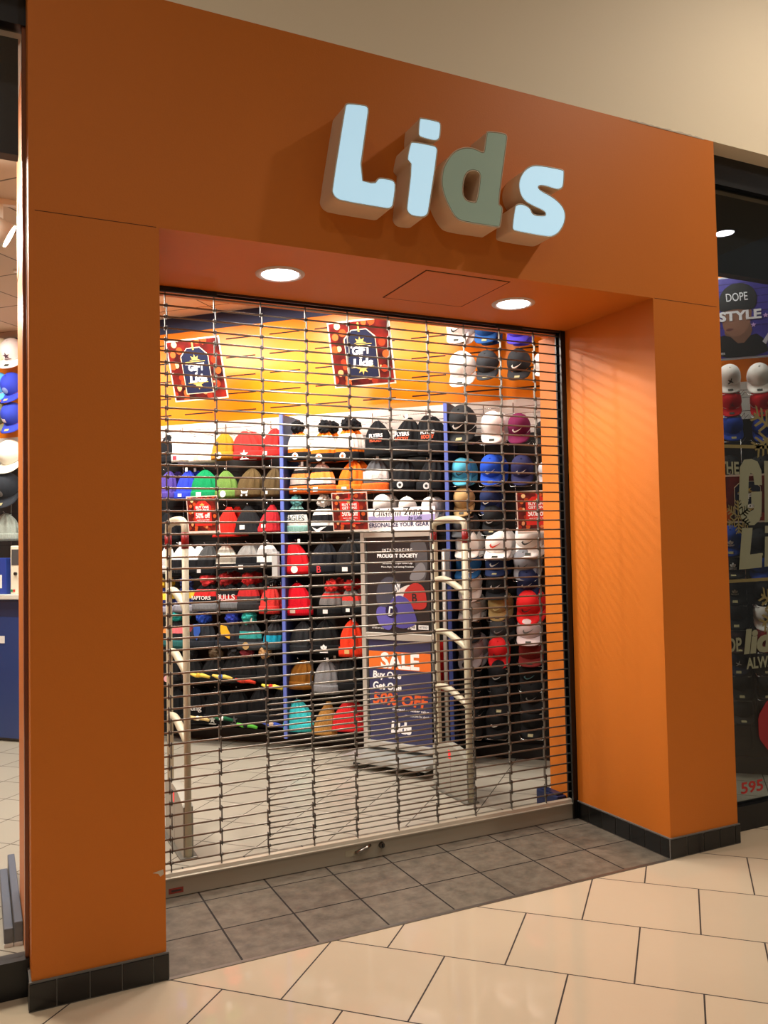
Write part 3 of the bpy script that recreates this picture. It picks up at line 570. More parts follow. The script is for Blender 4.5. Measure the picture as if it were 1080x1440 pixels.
def logo_mesh(lg, w):
    """list of (mesh, material) drawn in the x,z plane around the origin"""
    k = lg[0]; c = lg[1]; s = w
    if k == 'rect': return [(flatmesh([rect(.2*s, .15*s, -.12*s, 0)], .001), ink(c))]
    if k == 'disc': 
        r = [(flatmesh([disc(.13*s)], .001), ink(c))]
        if len(lg) > 2: r.append((flatmesh([disc(.06*s)], .002), ink(lg[2])))
        return r
    if k == 'leaf': return [(flatmesh([star(5, .15*s, .06*s), rect(.3*s, .03*s, 0, -.15*s)], .001), ink(c))]
    if k == 'horn': return [(flatmesh([[(-.15*s, .1*s), (-.08*s, .04*s), (.08*s, .04*s), (.15*s, .1*s), (.11*s, -.04*s), (-.11*s, -.04*s)], disc(.035*s, 10, -.12*s, -.1*s), disc(.035*s, 10, .08*s, -.1*s)], .001), ink(c))]
    if k == 'wing': return [(flatmesh([[(-.3*s, .1*s), (-.05*s, .0), (.1*s, .08*s), (.32*s, .1*s), (.1*s, -.04*s), (.0, -.12*s), (-.12*s, -.06*s)]], .001), ink(c))]
    if k == 'shield': return [(flatmesh([[(-.14*s, .34*s), (.12*s, .34*s), (.14*s, .1*s), (.0, -.2*s), (-.12*s, .0)]], .001), ink(c))]
    if k == 'flag': return [(flatmesh([[(-.28*s, .36*s), (.05*s, .3*s), (.2*s, .0), (.16*s, -.16*s), (-.16*s, .0)]], .001), ink(c))]
    if k == 'sw': return [(flatmesh([[(x*s*.42, z*s*.42+.005) for x, z in SWOOSH]], .001), ink(c))]
    if k == 'trefoil': return [(flatmesh(leaf3(.36*s), .001), ink(c))]
    if k == 'fig': return [(flatmesh([[(-.1, -.12), (-.02, .0), (-.12, .08), (-.1, .11), (.0, .05), (.03, .14), (.06, .13), (.05, .02), (.14, -.08), (.12, -.11), (.03, -.03), (-.06, -.14)]], .001), ink(c))] if False else [(flatmesh([[(x*s*.85, z*s*.85) for x, z in [(-.12, -.14), (-.02, -.02), (-.11, .05), (-.09, .08), (.0, .05), (.04, .16), (.07, .15), (.05, .02), (.15, -.07), (.13, -.1), (.03, -.05), (-.08, -.16)]]], .001), ink(c))]
    if k == 'text': return [(textmesh(lg[1], th=.001, bold=.015, width=min(.72*s, .16*s*len(lg[1]))), ink(lg[2]))]
    if k == 'texth':
        return [(textmesh(lg[1], th=.001, bold=.02, width=.8*s, height=.26*s), ink(lg[2]))]
    if k == 'text2':
        a = textmesh(lg[1], th=.001, bold=.03, width=.5*s, height=.13*s); b = textmesh(lg[2], th=.001, bold=.03, width=.46*s, height=.13*s)
        for v in a.vertices: v.co.z += .08*s
        for v in b.vertices: v.co.z -= .08*s
        return [(a, ink('#f0f0f0')), (b, ink('#e0562a'))]
    return []
def wrap(me, yfun, z0, x0=0.):
    if len(me.vertices) < 120:
        bm = bmesh.new(); bm.from_mesh(me); bmesh.ops.triangulate(bm, faces=bm.faces[:]); bmesh.ops.subdivide_edges(bm, edges=bm.edges[:], cuts=3, use_grid_fill=True); bm.to_mesh(me); bm.free()
    for v in me.vertices:
        x, y, z = v.co; v.co = (x+x0, yfun(x+x0, z+z0) + y*1.0, z+z0)
    return me
def beanie(h, root, rnd):
    bay, rn, u, z, H_, w, ty, cols, pom, desc, logo = h
    dep = .34*w; n = 48; prof = []
    ribbed = ty == 'k'
    top = .80 if ty == 'p' else 1.0
    Hb = H_*top
    cuffh = .26*Hb if ty != 'k' else .0
    rows = 16; sweep = rnd.uniform(-.035, .045); ph = rnd.random()*6
    def rad(t):
        if ribbed: return max(.16, 1.02 - .30*t - .55*max(0, t-.35)**1.4/.55)
        if t < .35: return 1.0 - .08*t/.35
        s = (t-.35)/.65; return max(.15, .92*max(0., 1-(s*.96)**1.75)**.72)
    def ring(t):
        r = rad(t); pl = (.05 + .22*max(0, t-.2)) if not ribbed else (.05+.1*t)
        nf = 9 if not ribbed else 16
        out = []
        for k in range(n):
            a = 2*PI*k/n; f = 1 + pl*math.sin(nf*a+ph)*(1 if not ribbed else .8)
            fl = 1.0 + (.12*max(0, .25-t)/.25 if ribbed else 0)
            out.append((w/2*r*f*fl*math.cos(a) + sweep*t, dep*r*f*fl*math.sin(a)*.8, Hb*t))
        return out
    bm = bmesh.new(); rings = [[bm.verts.new(p) for p in ring(i/rows)] for i in range(rows+1)]
    cu = cols
    for i in range(rows):
        mi = 0
        if len(cu) > 1: mi = min(len(cu)-1, int((1-(i+.5)/rows)*len(cu)))
        for k in range(n):
            f = bm.faces.new((rings[i][k], rings[i][(k+1) % n], rings[i+1][(k+1) % n], rings[i+1][k])); f.smooth = True; f.material_index = mi
    bm.faces.new(rings[0][::-1]); bm.faces.new(rings[-1])
    if ribbed:
        obj('knit_crown', bm, [knit(c, True) for c in cols], root)
    else:
        obj('knit_crown', bm, [knit(c) for c in cols], root)
    cuff = root
    if cuffh:
        bm = bmesh.new(); rs = []
        for (r, zz) in ((1.0, 0.), (1.06, -.004), (1.08, cuffh*.3), (1.07, cuffh*.8), (1.03, cuffh), (.96, cuffh*.96)):
            rs.append([bm.verts.new((w/2*r*(1+.012*math.sin(9*2*PI*k/n+ph))*math.cos(2*PI*k/n), dep*.8*r*(1+.012*math.sin(9*2*PI*k/n+ph))*math.sin(2*PI*k/n), zz)) for k in range(n)])
        for a_, b_ in zip(rs, rs[1:]):
            for k in range(n): f = bm.faces.new((a_[k], a_[(k+1) % n], b_[(k+1) % n], b_[k])); f.smooth = True
        cuff = obj('cuff', bm, knit(cols[-1], True), root)
    if pom:
        bm = bmesh.new(); bmesh.ops.create_icosphere(bm, subdivisions=3, radius=.26*w)
        for v in bm.verts: v.co *= 1 + rnd.uniform(-.22, .16)
        bmesh.ops.translate(bm, vec=(sweep, 0, Hb+.07*H_), verts=bm.verts[:])
        obj('pom_pom', bm, knit(pom), root)
    if logo:
        yf = lambda x, zz: -dep*.8*1.085*math.sqrt(max(.05, 1-(x/(w/2*1.08))**2)) - .002
        zl = cuffh*.5 if cuffh else .22*Hb
        if logo[0] in ('text2', 'texth', 'shield', 'flag'): zl = .5*Hb; 
        if logo[0] == 'text' and len(logo[1]) > 4 : zl = .45*Hb
        for me, m in logo_mesh(logo, w): link_mesh('patch', wrap(me, yf, zl), m, cuff if cuffh else root)
    if ty != 'k' and rnd.random() < .2:
        obj('hang_tag', B(.02, .04, -dep*.5, -dep*.5+.002, Hb-.01, Hb+.022), mat('white_card', '#e8e8e6', .6), root)
def cap(h, root, rnd):
    bay, rn, u, z, H_, w, ty, cols, pom, desc, logo = h
    rx, ry, hz = w*.47, w*.50, w*.60
    tilt = math.radians(52 if H_ > .9*w else 30)
    Rm = Matrix.Rotation(tilt, 4, 'X')       # brim (towards -Y) swings down
    n, rows = 40, 12
    bm = bmesh.new(); rings = []
    def srf(a, t):
        r = math.cos(t*PI/2)**.72 if t < 1 else 0
        seam = 1 - .02*abs(math.cos(3*a))**14
        front = 1.0 + (.06 if math.sin(a) < -.3 else 0)*math.sin(t*PI)
        return Vector((rx*r*seam*math.cos(a), ry*r*seam*math.sin(a)*front, hz*math.sin(t*PI/2)*1.0))
    for i in range(rows):
        rings.append([bm.verts.new(srf(2*PI*k/n, i/rows)) for k in range(n)])
    tv = bm.verts.new((0, 0, hz))
    for a_, b_ in zip(rings, rings[1:]):
        for k in range(n): f = bm.faces.new((a_[k], a_[(k+1) % n], b_[(k+1) % n], b_[k])); f.smooth = True
    for k in range(n): f = bm.faces.new((rings[-1][k], rings[-1][(k+1) % n], tv)); f.smooth = True
    # base of the whole cap after tilting
    low = (Rm @ Vector((0, -ry-.42*w, -.03*w))).z
    off = Matrix.Translation((0, .0, -low)) @ Rm
    bm.transform(off); crown = obj('crown', bm, cloth(cols[0]), root)
    bm = bmesh.new(); nn = 18; top = []; bot = []
    for i in range(nn+1):
        a = PI + PI*(.08 + .84*i/nn)
        ca, sa = math.cos(a), math.sin(a)
        inner = Vector((rx*.98*ca, ry*.98*sa, 0)); ed = abs((i/nn-.5)*2)
        ln = .44*w*math.sqrt(max(0, 1-ed**2.6))
        row = []
        for j in range(5):
            q = j/4; p = inner + Vector((ca*.15*ln*q, -ln*q, -.10*w*(ed**2)*q*0 - .16*w*(ca**2)*(.3+.7*q) + .0))
            row.append(p)
        top.append(row)
    tv_ = [[bm.verts.new(p) for p in r] for r in top]; bv_ = [[bm.verts.new(p-Vector((0, 0, .004))) for p in r] for r in top]
    for i in range(nn):
        for j in range(4):
            f = bm.faces.new((tv_[i][j], tv_[i+1][j], tv_[i+1][j+1], tv_[i][j+1])); f.smooth = True
            bm.faces.new((bv_[i][j], bv_[i][j+1], bv_[i+1][j+1], bv_[i+1][j]))
        f = bm.faces.new((tv_[i][4], tv_[i+1][4], bv_[i+1][4], bv_[i][4])); f.material_index = len(cols)-1
    for i in (0, nn):
        for j in range(4): bm.faces.new((tv_[i][j], tv_[i][j+1], bv_[i][j+1], bv_[i][j]))
    bmesh.ops.remove_doubles(bm, verts=bm.verts[:], dist=1e-5)
    bm.transform(off); brim = obj('brim', bm, [cloth(c) for c in cols], root)
    bm = bmesh.new(); bmesh.ops.create_uvsphere(bm, u_segments=10, v_segments=6, radius=.035*w); bmesh.ops.translate(bm, vec=(0, 0, hz), verts=bm.verts[:]); bm.transform(off)
    obj('top_button', bm, cloth(cols[0]), crown)
    def yf(x, zz):
        t = math.asin(max(-1, min(1, zz/hz)))/(PI/2); r = math.cos(t*PI/2)**.72
        q = max(.05, 1-(x/(rx*max(r, .1)))**2)
        return -ry*r*math.sqrt(q)*(1+.06*math.sin(t*PI)) - .003
    if logo:
        for me, m in logo_mesh(logo, w*1.0):
            wrap(me, yf, hz*.42)
            me.transform(off); link_mesh('front_mark', me, m, crown)
    if 'label' in desc or 'gold' in desc or rnd.random() < .6:
        me = flatmesh([rect(.2*w, .12*w)], .001)
        me.transform(off @ Matrix.Translation((0, -ry-.26*w, .002)) @ Matrix.Rotation(-PI/2+.0, 4, 'X'))
        link_mesh('brim_sticker', me, ink('#26261c' if lin(cols[0])[0] > .1 else '#a09870'), brim)
ORD = ['', 'first', 'second', 'third', 'fourth', 'fifth', 'sixth', 'seventh', 'eighth']
cnt = {}
for h in HATS: cnt[(h[0], h[1])] = cnt.get((h[0], h[1]), 0)+1
seen = {}
rnd = random.Random(3)
for h in HATS:
    k = (h[0], h[1]); seen[k] = seen.get(k, 0)+1
    is_cap = h[6] == 'c'
    pos = (ORD[seen[k]] + ' in ') if cnt[k] > 1 else 'in '
    bay = {'bay behind the right-hand window': 'right window bay', 'bay behind the left-hand window': 'left window bay'}.get(h[0], h[0])
    lab = '%s, %s%s row, %s' % (h[9], pos, h[1], bay)
    ws = lab.split()
    if len(ws) > 16: raise Exception(lab)
    def mk(wd, label, grp, dx=0.):
        r = thing('baseball_cap' if is_cap else ('pom_beanie' if h[6] == 'p' else 'knit_beanie'), label, 'cap' if is_cap else 'beanie', wp(h[2]+dx, wd, h[3]), AW + rnd.uniform(-.12, .12), grp)
        (cap if is_cap else beanie)(h, r, rnd)
        return r
    grp = ('caps' if is_cap else 'beanies') + ' hanging in the ' + bay
    r = mk(.198, lab, grp)
    # the next one on the same peg, half hidden
    back = h[:9] + (h[9], None)
    behind = 'matching hat tucked behind the %s' % h[9].replace('with ', 'with ')
    if rnd.random() < .5 and len(ws) <= 14 and h[0] not in ('bay behind the left-hand window',):
        c2 = r.copy(); C.objects.link(c2); c2.location = wp(h[2]+.022, .105, h[3]+.004)
        c2['label'] = ('same again behind ' + lab) if len(ws) <= 13 else lab + ', rear'
        for ch in list(r.children):
            cc = ch.copy(); C.objects.link(cc); cc.parent = c2
            for gc in list(ch.children):
                dd = gc.copy(); C.objects.link(dd); dd.parent = cc

# ------------------------------------------------------------------ lit letters on the fascia
lett = {'L': 'lit pale blue letter L, first of the sign', 'i': 'lit pale blue dotted letter i, second of the sign', 'd': 'unlit grey green letter d, third of the sign', 's': 'lit pale blue letter s, last of the sign'}
M_ret = mat('beige_letter_return', '#dcc0a0', .55, var=.05)
M_lit = mat('lit_letter_face', '#c8ecff', .3, emit=.60, emit_col='#b0dcf4')
M_unlit = mat('unlit_letter_face', '#a6c2b4', .25)
M_rim = mat('letter_trim_cap', '#c4ae94', .35)
for ch, polys in LETTERS.items():
    polys = [chaikin(p, 2 if ch in 'ds' else 1) for p in polys]
    xs = [p[0] for pl in polys for p in pl]; zs = [p[1] for pl in polys for p in pl]
    ox, oz = (min(xs)+max(xs))/2, min(zs)
    polys = [[(x-ox, z-oz) for x, z in pl] for pl in polys]
    r = thing('channel_letter', lett[ch] + ' over the doorway', 'sign letter', (ox, 0, oz), 0, 'channel letters on the orange fascia')
    link_mesh('letter_can', flatmesh(polys, .128), M_ret, r)
    hole = [False]*len(polys)
    if ch == 'd': hole[1] = True
    ins = [inset(pl, -.0045 if hole[i] else .0045) for i, pl in enumerate(polys)]
    link_mesh('letter_face', flatmesh(ins, .004), M_unlit if ch == 'd' else M_lit, r, (0, -.1275, 0))
    rimp = []
    bm = bmesh.new()
    for pl in polys: tube(bm, [(x, -.129, z) for x, z in pl + pl[:2]], .0028, 6, False)
    obj('trim_rim', bm, M_rim, r)

# ------------------------------------------------------------------ portal downlights and hatch
def downlight(x, y, z, label, r=.093, power=30, cone=150, col=(1, .93, .86), e=30, group='recessed downlights in the orange soffit', size=.08, name='recessed_downlight'):
    t = thing(name, label, 'ceiling light', (x, y, z), 0, group)
    bm = bmesh.new(); n = 40
    prof = [(r*.86, .0005), (r*.9, -.006), (r*1.05, -.007), (r*1.16, -.003), (r*1.17, 0)]
    rs = [[bm.verts.new((q*math.cos(2*PI*k/n), q*math.sin(2*PI*k/n), zz)) for k in range(n)] for q, zz in prof]
    for a_, b_ in zip(rs, rs[1:]):
        for k in range(n): f = bm.faces.new((a_[k], a_[(k+1) % n], b_[(k+1) % n], b_[k])); f.smooth = True
    obj('trim_ring', bm, mat('warm_white_metal', '#c8b8b0', .4), t)
    bm = bmesh.new(); bmesh.ops.create_circle(bm, cap_ends=True, segments=40, radius=r*.87); bmesh.ops.translate(bm, vec=(0, 0, -.002), verts=bm.verts[:])
    obj('lamp_lens', bm, mat('lit_lens', '#ffffff', .3, emit=e, emit_col='#f2f4ff'), t)
    l = bpy.data.lights.new('downlight_lamp', 'SPOT'); l.energy = power; l.spot_size = math.radians(cone); l.spot_blend = .8; l.shadow_soft_size = size; l.color = col
    o = bpy.data.objects.new('downlight_lamp', l); C.objects.link(o); o.parent = t; o.location = (0, 0, -.03)
    return t
downlight(.589, .342, ZL, 'left recessed round downlight glowing in the orange soffit', power=P_PORTAL)
downlight(1.817, .342, ZL, 'right recessed round downlight glowing in the orange soffit', power=P_PORTAL)
hx0, hx1, hy0, hy1 = 1.16, 1.60, .05, .49
t = thing('access_hatch', 'square flush access hatch in the orange soffit', 'hatch', ((hx0+hx1)/2, (hy0+hy1)/2, ZL))
obj('hatch_panel', B(-.214, .214, -.214, .214, -.002, -.0002), M_orange, t)
bm = bmesh.new()
for s_ in (-1, 1): box(bm, s_*.218-.003, s_*.218+.003, -.221, .221, -.0012, -.0001); box(bm, -.221, .221, s_*.218-.003, s_*.218+.003, -.0012, -.0001)
obj('hatch_gap', bm, mat('dark_gap', '#2a1006', .9), t)

# ------------------------------------------------------------------ rolling grille
g = thing('rolling_grille', 'closed steel rolling grille of rods and links across the shop doorway', 'security grille', (W/2, DG, 0))
gx = lambda x: x - W/2
rodz = [.145 + .0525*i for i in range(50)]
VX = [.168 + .2275*k for k in range(10)]
for i, z in enumerate(rodz):
    if z > 2.74: break
    bm = tube(bmesh.new(), [(gx(.025), 0, z), (gx(2.39), 0, z)], .0044, 8)
    obj('rod', bm, M_grille, g, smooth=False)
for i in range(13):
    z = rodz[i] + .02625
    obj('short_rod', tube(bmesh.new(), [(gx(VX[2]), .004, z), (gx(VX[7]), .004, z)], .004, 8), M_grille, g)
for k, x in enumerate(VX):
    bm = bmesh.new()
    for i, z in enumerate(rodz[:-1]):
        o_ = .004 if i % 2 else -.004
        box(bm, gx(x)+o_-.0019, gx(x)+o_+.0019, -.008, .008, z-.011, z+.0635, .0012)
        tube(bm, [(gx(x)-.008, 0, z), (gx(x)+.008, 0, z)], .0075, 8)
    box(bm, gx(x)-.002, gx(x)+.002, -.006, .006, .1, rodz[0])
    obj('link_chain', bm, M_chain, g)
# bottom bar
def prism(bm, prof, x0, x1, mi=0):
    a = [bm.verts.new((x0, y, z)) for y, z in prof]; b = [bm.verts.new((x1, y, z)) for y, z in prof]; n = len(prof)
    for i in range(n): f = bm.faces.new((a[i], a[(i+1) % n], b[(i+1) % n], b[i])); f.material_index = mi
    bm.faces.new(a[::-1]); bm.faces.new(b)
    return bm
bm = prism(bmesh.new(), [(-.022, .004), (-.022, .078), (-.028, .081), (-.028, .087), (-.020, .090), (-.012, .104), (.008, .108), (.022, .100), (.022, .004)], gx(.03), gx(2.385))
obj('bottom_bar', bm, mat('aluminium_bar', '#a69d8b', .42, .35), g)
def slotp(bm, cx, w, z0, z1): box(bm, cx-w/2, cx+w/2, -.0245, -.0215, z0, z1, .0008)
bm = bmesh.new(); bm2 = bmesh.new()
lx = yxd = 1.238
t_ = bmesh.ops.create_cone(bm2, cap_ends=True, segments=24, radius1=.016, radius2=.014, depth=.014)
bm2.transform(Matrix.Translation((gx(LOCKX), -.029, .058)) @ Matrix.Rotation(PI/2, 4, 'X')); lk = obj('lock_cylinder', bm2, mat('dark_chrome', '#6a6662', .25, 1.), g)
bm = B(gx(LOCKX)-.004, gx(LOCKX)+.004, -.0375, -.036, .05, .067); obj('key_slot', bm, mat('key_slot_black', '#050505', .5), lk)
bm = tube(bmesh.new(), [(gx(HANDX)-.045, -.024, .045), (gx(HANDX)-.02, -.034, .05), (gx(HANDX)+.015, -.038, .064), (gx(HANDX)+.04, -.026, .068)], [.005, .010, .010, .006], 10); obj('pull_handle', bm, mat('worn_chrome', '#9a958c', .25, 1.), g)
obj('instruction_sticker', B(gx(HANDX)-.095, gx(HANDX)-.03, -.0232, -.0222, .03, .06), mat('worn_sticker', '#a29a82', .6), g)
obj('warning_sticker', B(gx(.150), gx(.215), -.0232, -.0222, .018, .042), mat('red_sticker', '#8a3426', .6), g)
obj('warning_sticker_slot', B(gx(.162), gx(.206), -.0238, -.0231, .026, .034), mat('pale_sticker_print', '#40302a', .6), g)
bm = bmesh.new()
box(bm, gx(2.385), gx(2.413), -.03, -.018, 0, 2.75); box(bm, gx(2.385), gx(2.413), .018, .03, 0, 2.75); box(bm, gx(2.408), gx(2.4135), -.03, .03, 0, 2.75); box(bm, gx(2.378), gx(2.386), -.034, -.02, 0, 2.75)
obj('guide_track', bm, M_black, g)
bm = bmesh.new()
box(bm, gx(.001), gx(.029), -.03, -.018, 0, 2.75); box(bm, gx(.001), gx(.029), .018, .03, 0, 2.75); box(bm, gx(.001), gx(.006), -.03, .03, 0, 2.75)
obj('guide_track', bm, M_black, g)
bm = bmesh.new(); box(bm, gx(.002), gx(W-.002), -.026, -.018, 2.735, 2.79); box(bm, gx(.002), gx(W-.002), .02, .027, 2.735, 2.79)
obj('head_slot_lip', bm, mat('dark_bronze_lip', '#2c1a10', .5), g)
for a_, b_ in ((.13, .40), (1.95, 2.12)):
    bm = bmesh.new(); box(bm, gx(a_), gx(b_), -.034, -.02, 2.722, 2.745, .004)
    obj('rubber_strip', bm, mat('black_rubber', '#0a0a0a', .7), g)

# ------------------------------------------------------------------ security pedestals
def pedestal(x, y0, y1, label):
    """y0 front post, y1 back post"""
    t = thing('security_pedestal', label, 'security gate', (x, (y0+y1)/2, 0), 0, 'anti-theft pedestals inside the doorway')
    d = (y1-y0)/2; r = .017
    for s_ in (-1, 1):
        bm = bmesh.new(); tube(bm, [(0, s_*d, .0), (0, s_*d, 1.60)], r, 14)
        box(bm, -.012, .012, s_*d-.006 - s_*.02, s_*d+.006 - s_*.02, .02, 1.56)
        obj('post', bm, M_cream, t, smooth=False)
        bm = bmesh.new(); tube(bm, [(0, s_*d, 1.548), (0, s_*d, 1.632)], r*1.12, 14); obj('red_band', bm, M_redband, t)
    arc = [(0, -d, 1.60), (0, -d, 1.645)] + [(0, -d+.05-.05*math.cos(a), 1.645+.04*math.sin(a)) for a in (.5, 1.0, 1.4)] + [(0, -d+.05+(2*d-.1)*q, 1.688+.008*math.sin(PI*q)) for q in (0.1, .3, .5, .7, .9)] + [(0, d-.05+.05*math.cos(a), 1.645+.04*math.sin(a)) for a in (1.4, 1.0, .5)] + [(0, d, 1.645), (0, d, 1.60)]
    obj('top_handle', tube(bmesh.new(), arc, [.018]*3 + [.021]*2 + [.024]*5 + [.021]*2 + [.018]*3, 12), M_cream, t)
    for zr in (1.315, .985, .64):
        pts = [(0, d - 2*d*q, zr + .012*math.sin(PI*min(1, q*1.6)) - .075*q**2.8) for q in [i/12 for i in range(13)]]
        obj('rung', tube(bmesh.new(), pts, [.017+.004*math.sin(PI*i/12) for i in range(13)], 12), M_cream, t)
    # base: tall rounded slab between the posts, top rising to the back
    prof = [(-d, .0)] + [(-d + (2*d+.03)*q, .26 + .06*math.sin(PI*min(1, q*.9+.05))**.8 - .02*(1-q)) for q in [i/16 for i in range(17)]] + [(d+.03, 0)]
    bm = bmesh.new(); wth = .05
    n = len(prof)
    a_ = [bm.verts.new((-wth*.5, y, z)) for y, z in prof]; b_ = [bm.verts.new((wth*.5, y, z)) for y, z in prof]
    for i in range(n): bm.faces.new((a_[i], a_[(i+1) % n], b_[(i+1) % n], b_[i]))
    bm.faces.new(a_[::-1]); bm.faces.new(b_)
    obj('base_housing', bm, mat('putty_housing', '#98968a', .5), t)
    obj('floor_plate', B(-.045, .045, -d-.02, d+.05, 0, .010, .003), mat('steel_plate', '#77756c', .4, .5), t)
    obj('status_light', B(-.0265, -.0250, d*.05-.012, d*.05+.016, .225, .275), mat('red_indicator', '#c03030', .4, emit=.6, emit_col='#ff3030'), t)
    obj('seam', B(-.0256, -.0250, d*.02-.001, d*.02+.001, .0, .22), mat('seam_dark', '#55534a', .7), t)
    return t
pedestal(.338, 1.15, 1.57, 'cream tube anti-theft pedestal at the left end of the doorway')
pedestal(2.03, 1.215, 1.60, 'cream tube anti-theft pedestal right of the sale stand')

# ------------------------------------------------------------------ poster stand
st = thing('poster_stand', 'tall two-poster sign stand with platform in the middle of the shop entrance', 'sign stand', (1.903, 2.463, 0), math.radians(-59))
M_frame = mat('silver_frame', '#b9b8b0', .35, .35)
for x in (.02, .605):
    obj('upright', B(x-.018, x+.018, -.014, .014, .09, 1.64, .003), M_frame, st)
obj('cross_rail', B(.038, .587, -.016, .016, .872, .922, .004), M_frame, st)
obj('cross_rail', B(.038, .587, -.016, .016, 1.60, 1.645, .003), M_frame, st)
obj('cross_rail', B(.038, .587, -.03, .03, .115, .155, .003), M_frame, st)
for x in (.0, .655):
    obj('rear_tube', tube(bmesh.new(), [(x, .05, .088), (x, .05, 1.5)], .014, 10), M_frame, st)
obj('platform', B(-.02, .665, -.265, .27, .055, .09, .004), mat('grey_platform_metal', '#a8aca8', .35, .4), st)
for x, y in ((.06, -.19), (.58, -.19), (.06, .2), (.58, .2)):
    bm = tube(bmesh.new(), [(x-.012, y, .026), (x+.012, y, .026)], .026, 14); obj('caster', bm, M_black, st)
hd = obj('header_card', B(.015, .63, -.006, .0, 1.643, 1.808), mat('header_paper', '#efeef4', .5), st)
obj('header_wash', B(.016, .629, -.0075, -.006, 1.71, 1.752), mat('header_lilac_band', '#a8a0d8', .5), hd)
put('header_title_shadow', textmesh('Custom Zone', th=.001, bold=.07, shear=.2, width=.41, height=.075), mat('black_print', '#16161a', .5), hd, .322, 1.772, -.0063)
put('header_title', textmesh('Custom Zone', th=.001, bold=.012, shear=.2, width=.385, height=.058), mat('white_print', '#f6f6f6', .5), hd, .32, 1.773, -.0075)
put('header_byline', textmesh('by Lids', th=.001, bold=.01, shear=.2, width=.11), mat('navy_print', '#28285a', .5), hd, .47, 1.728, -.0078)
put('header_slogan', textmesh('PERSONALIZE YOUR GEAR', th=.001, bold=.02, width=.52, height=.03), mat('navy_print', '#28285a', .5), hd, .32, 1.688, -.0065)
# upper poster
PX0, PX1 = .055, .568
cp = obj('cap_poster', B(PX0, PX1, -.004, .0, .92, 1.605), mat('charcoal_poster', '#1f2023', .35, var=.5, vscale=3.), st)
ywp = -.0046
white = mat('white_print', '#f6f6f6', .5)
put('poster_text', textmesh('INTRODUCING', th=.0008, bold=.004, width=.25, spacing=1.5), white, cp, 0.313, 1.509, ywp)
put('poster_text', textmesh('PROLIGHT SOCIETY', th=.0008, bold=.03, width=.34, height=.028), white, cp, 0.313, 1.468, ywp)
put('poster_text', textmesh('Surface & Strength Fitted Cap', th=.0008, width=.25, height=.016), white, cp, 0.313, 1.414, ywp)
put('poster_text', textmesh('More Style. And Setting Freedom', th=.0008, width=.27, height=.016), white, cp, 0.313, 1.388, ywp)
def pr(name, polys, c, x, z, y=0.): return put(name, flatmesh(polys, .0008), mat('poster_ink', c, .4), cp, x, z, ywp-y)
pr('printed_smoke', [chaikin([(-.02, .10), (.14, .12), (.14, -.12), (.10, -.20), (.03, -.16), (.05, -.05)], 2)], '#4c4c50', .42, 1.47, -.0003)
pr('printed_smoke', [chaikin([(-.01, .02), (.05, .07), (.09, .02), (.07, -.05), (.0, -.07), (-.06, -.06)], 2)], '#77777c', .46, 1.36, -.0001)
pr('printed_grey_cap', [chaikin([(-.11, -.13), (-.12, .03), (-.03, .11), (.05, .09), (.11, .02), (.13, -.06), (.06, -.14)], 2)], '#3e4250', 0.246, 1.217)
pr('printed_white_shape', [chaikin([(-.13, -.1), (-.05, .04), (.1, .08), (.05, -.1)], 2)], '#cfc8c4', 0.362, 1.198, .001)
pr('printed_red_cap', [chaikin([(-.095, -.07), (-.09, .03), (0, .095), (.08, .06), (.1, -.03), (.09, -.1), (-.03, -.1)], 2)], '#a82a28', 0.451, 1.193, .002)
pr('printed_blue_cap', [chaikin([(-.07, -.1), (-.09, .02), (-.01, .1), (.09, .07), (.14, -.03), (.16, -.11), (.02, -.15)], 2), ], '#4a4690', 0.313, 1.098, .003)
pr('printed_blue_brim', [chaikin([(-.09, .07), (.03, .05), (.06, -.03), (.03, -.12), (-.08, -.06)], 2)], '#5a55a8', 0.215, 1.045, .004)
put('printed_letter', textmesh('NY', th=.0008, bold=.02, width=.045, height=.06), white, cp, 0.313, 1.241, ywp-.0015)
put('printed_letter', textmesh('B', th=.0008, bold=.02, width=.04, height=.06), mat('black_print', '#16161a', .5), cp, 0.451, 1.174, ywp-.003)
pr('printed_badge', [disc(.05, 24)], '#1c1a40', 0.259, 1.078, .005)
put('printed_letter', textmesh('D', th=.0008, bold=.03, shear=.2, width=.055, height=.065), white, cp, 0.259, 1.078, ywp-.006)
pr('poster_logo_box', [rect(.04, .035)], '#e8e8e8', 0.437, 0.968)
put('poster_logo_text', textmesh('NE', th=.0008, width=.025), mat('black_print', '#16161a', .5), cp, 0.437, 0.968, ywp-.001)
put('poster_logo_text', textmesh('59', th=.0008, bold=.02, width=.03, height=.03), white, cp, 0.402, 0.968, ywp)
pr('poster_logo_box', [rect(.08, .03)], '#e8e8e8', 0.517, 0.97)
put('poster_logo_text', textmesh('FITTED', th=.0008, width=.065), mat('black_print', '#16161a', .5), cp, 0.517, 0.97, ywp-.001)
put('poster_text', textmesh('FITTED BY SIZE', th=.0008, width=.1), white, cp, 0.139, 0.954, ywp)
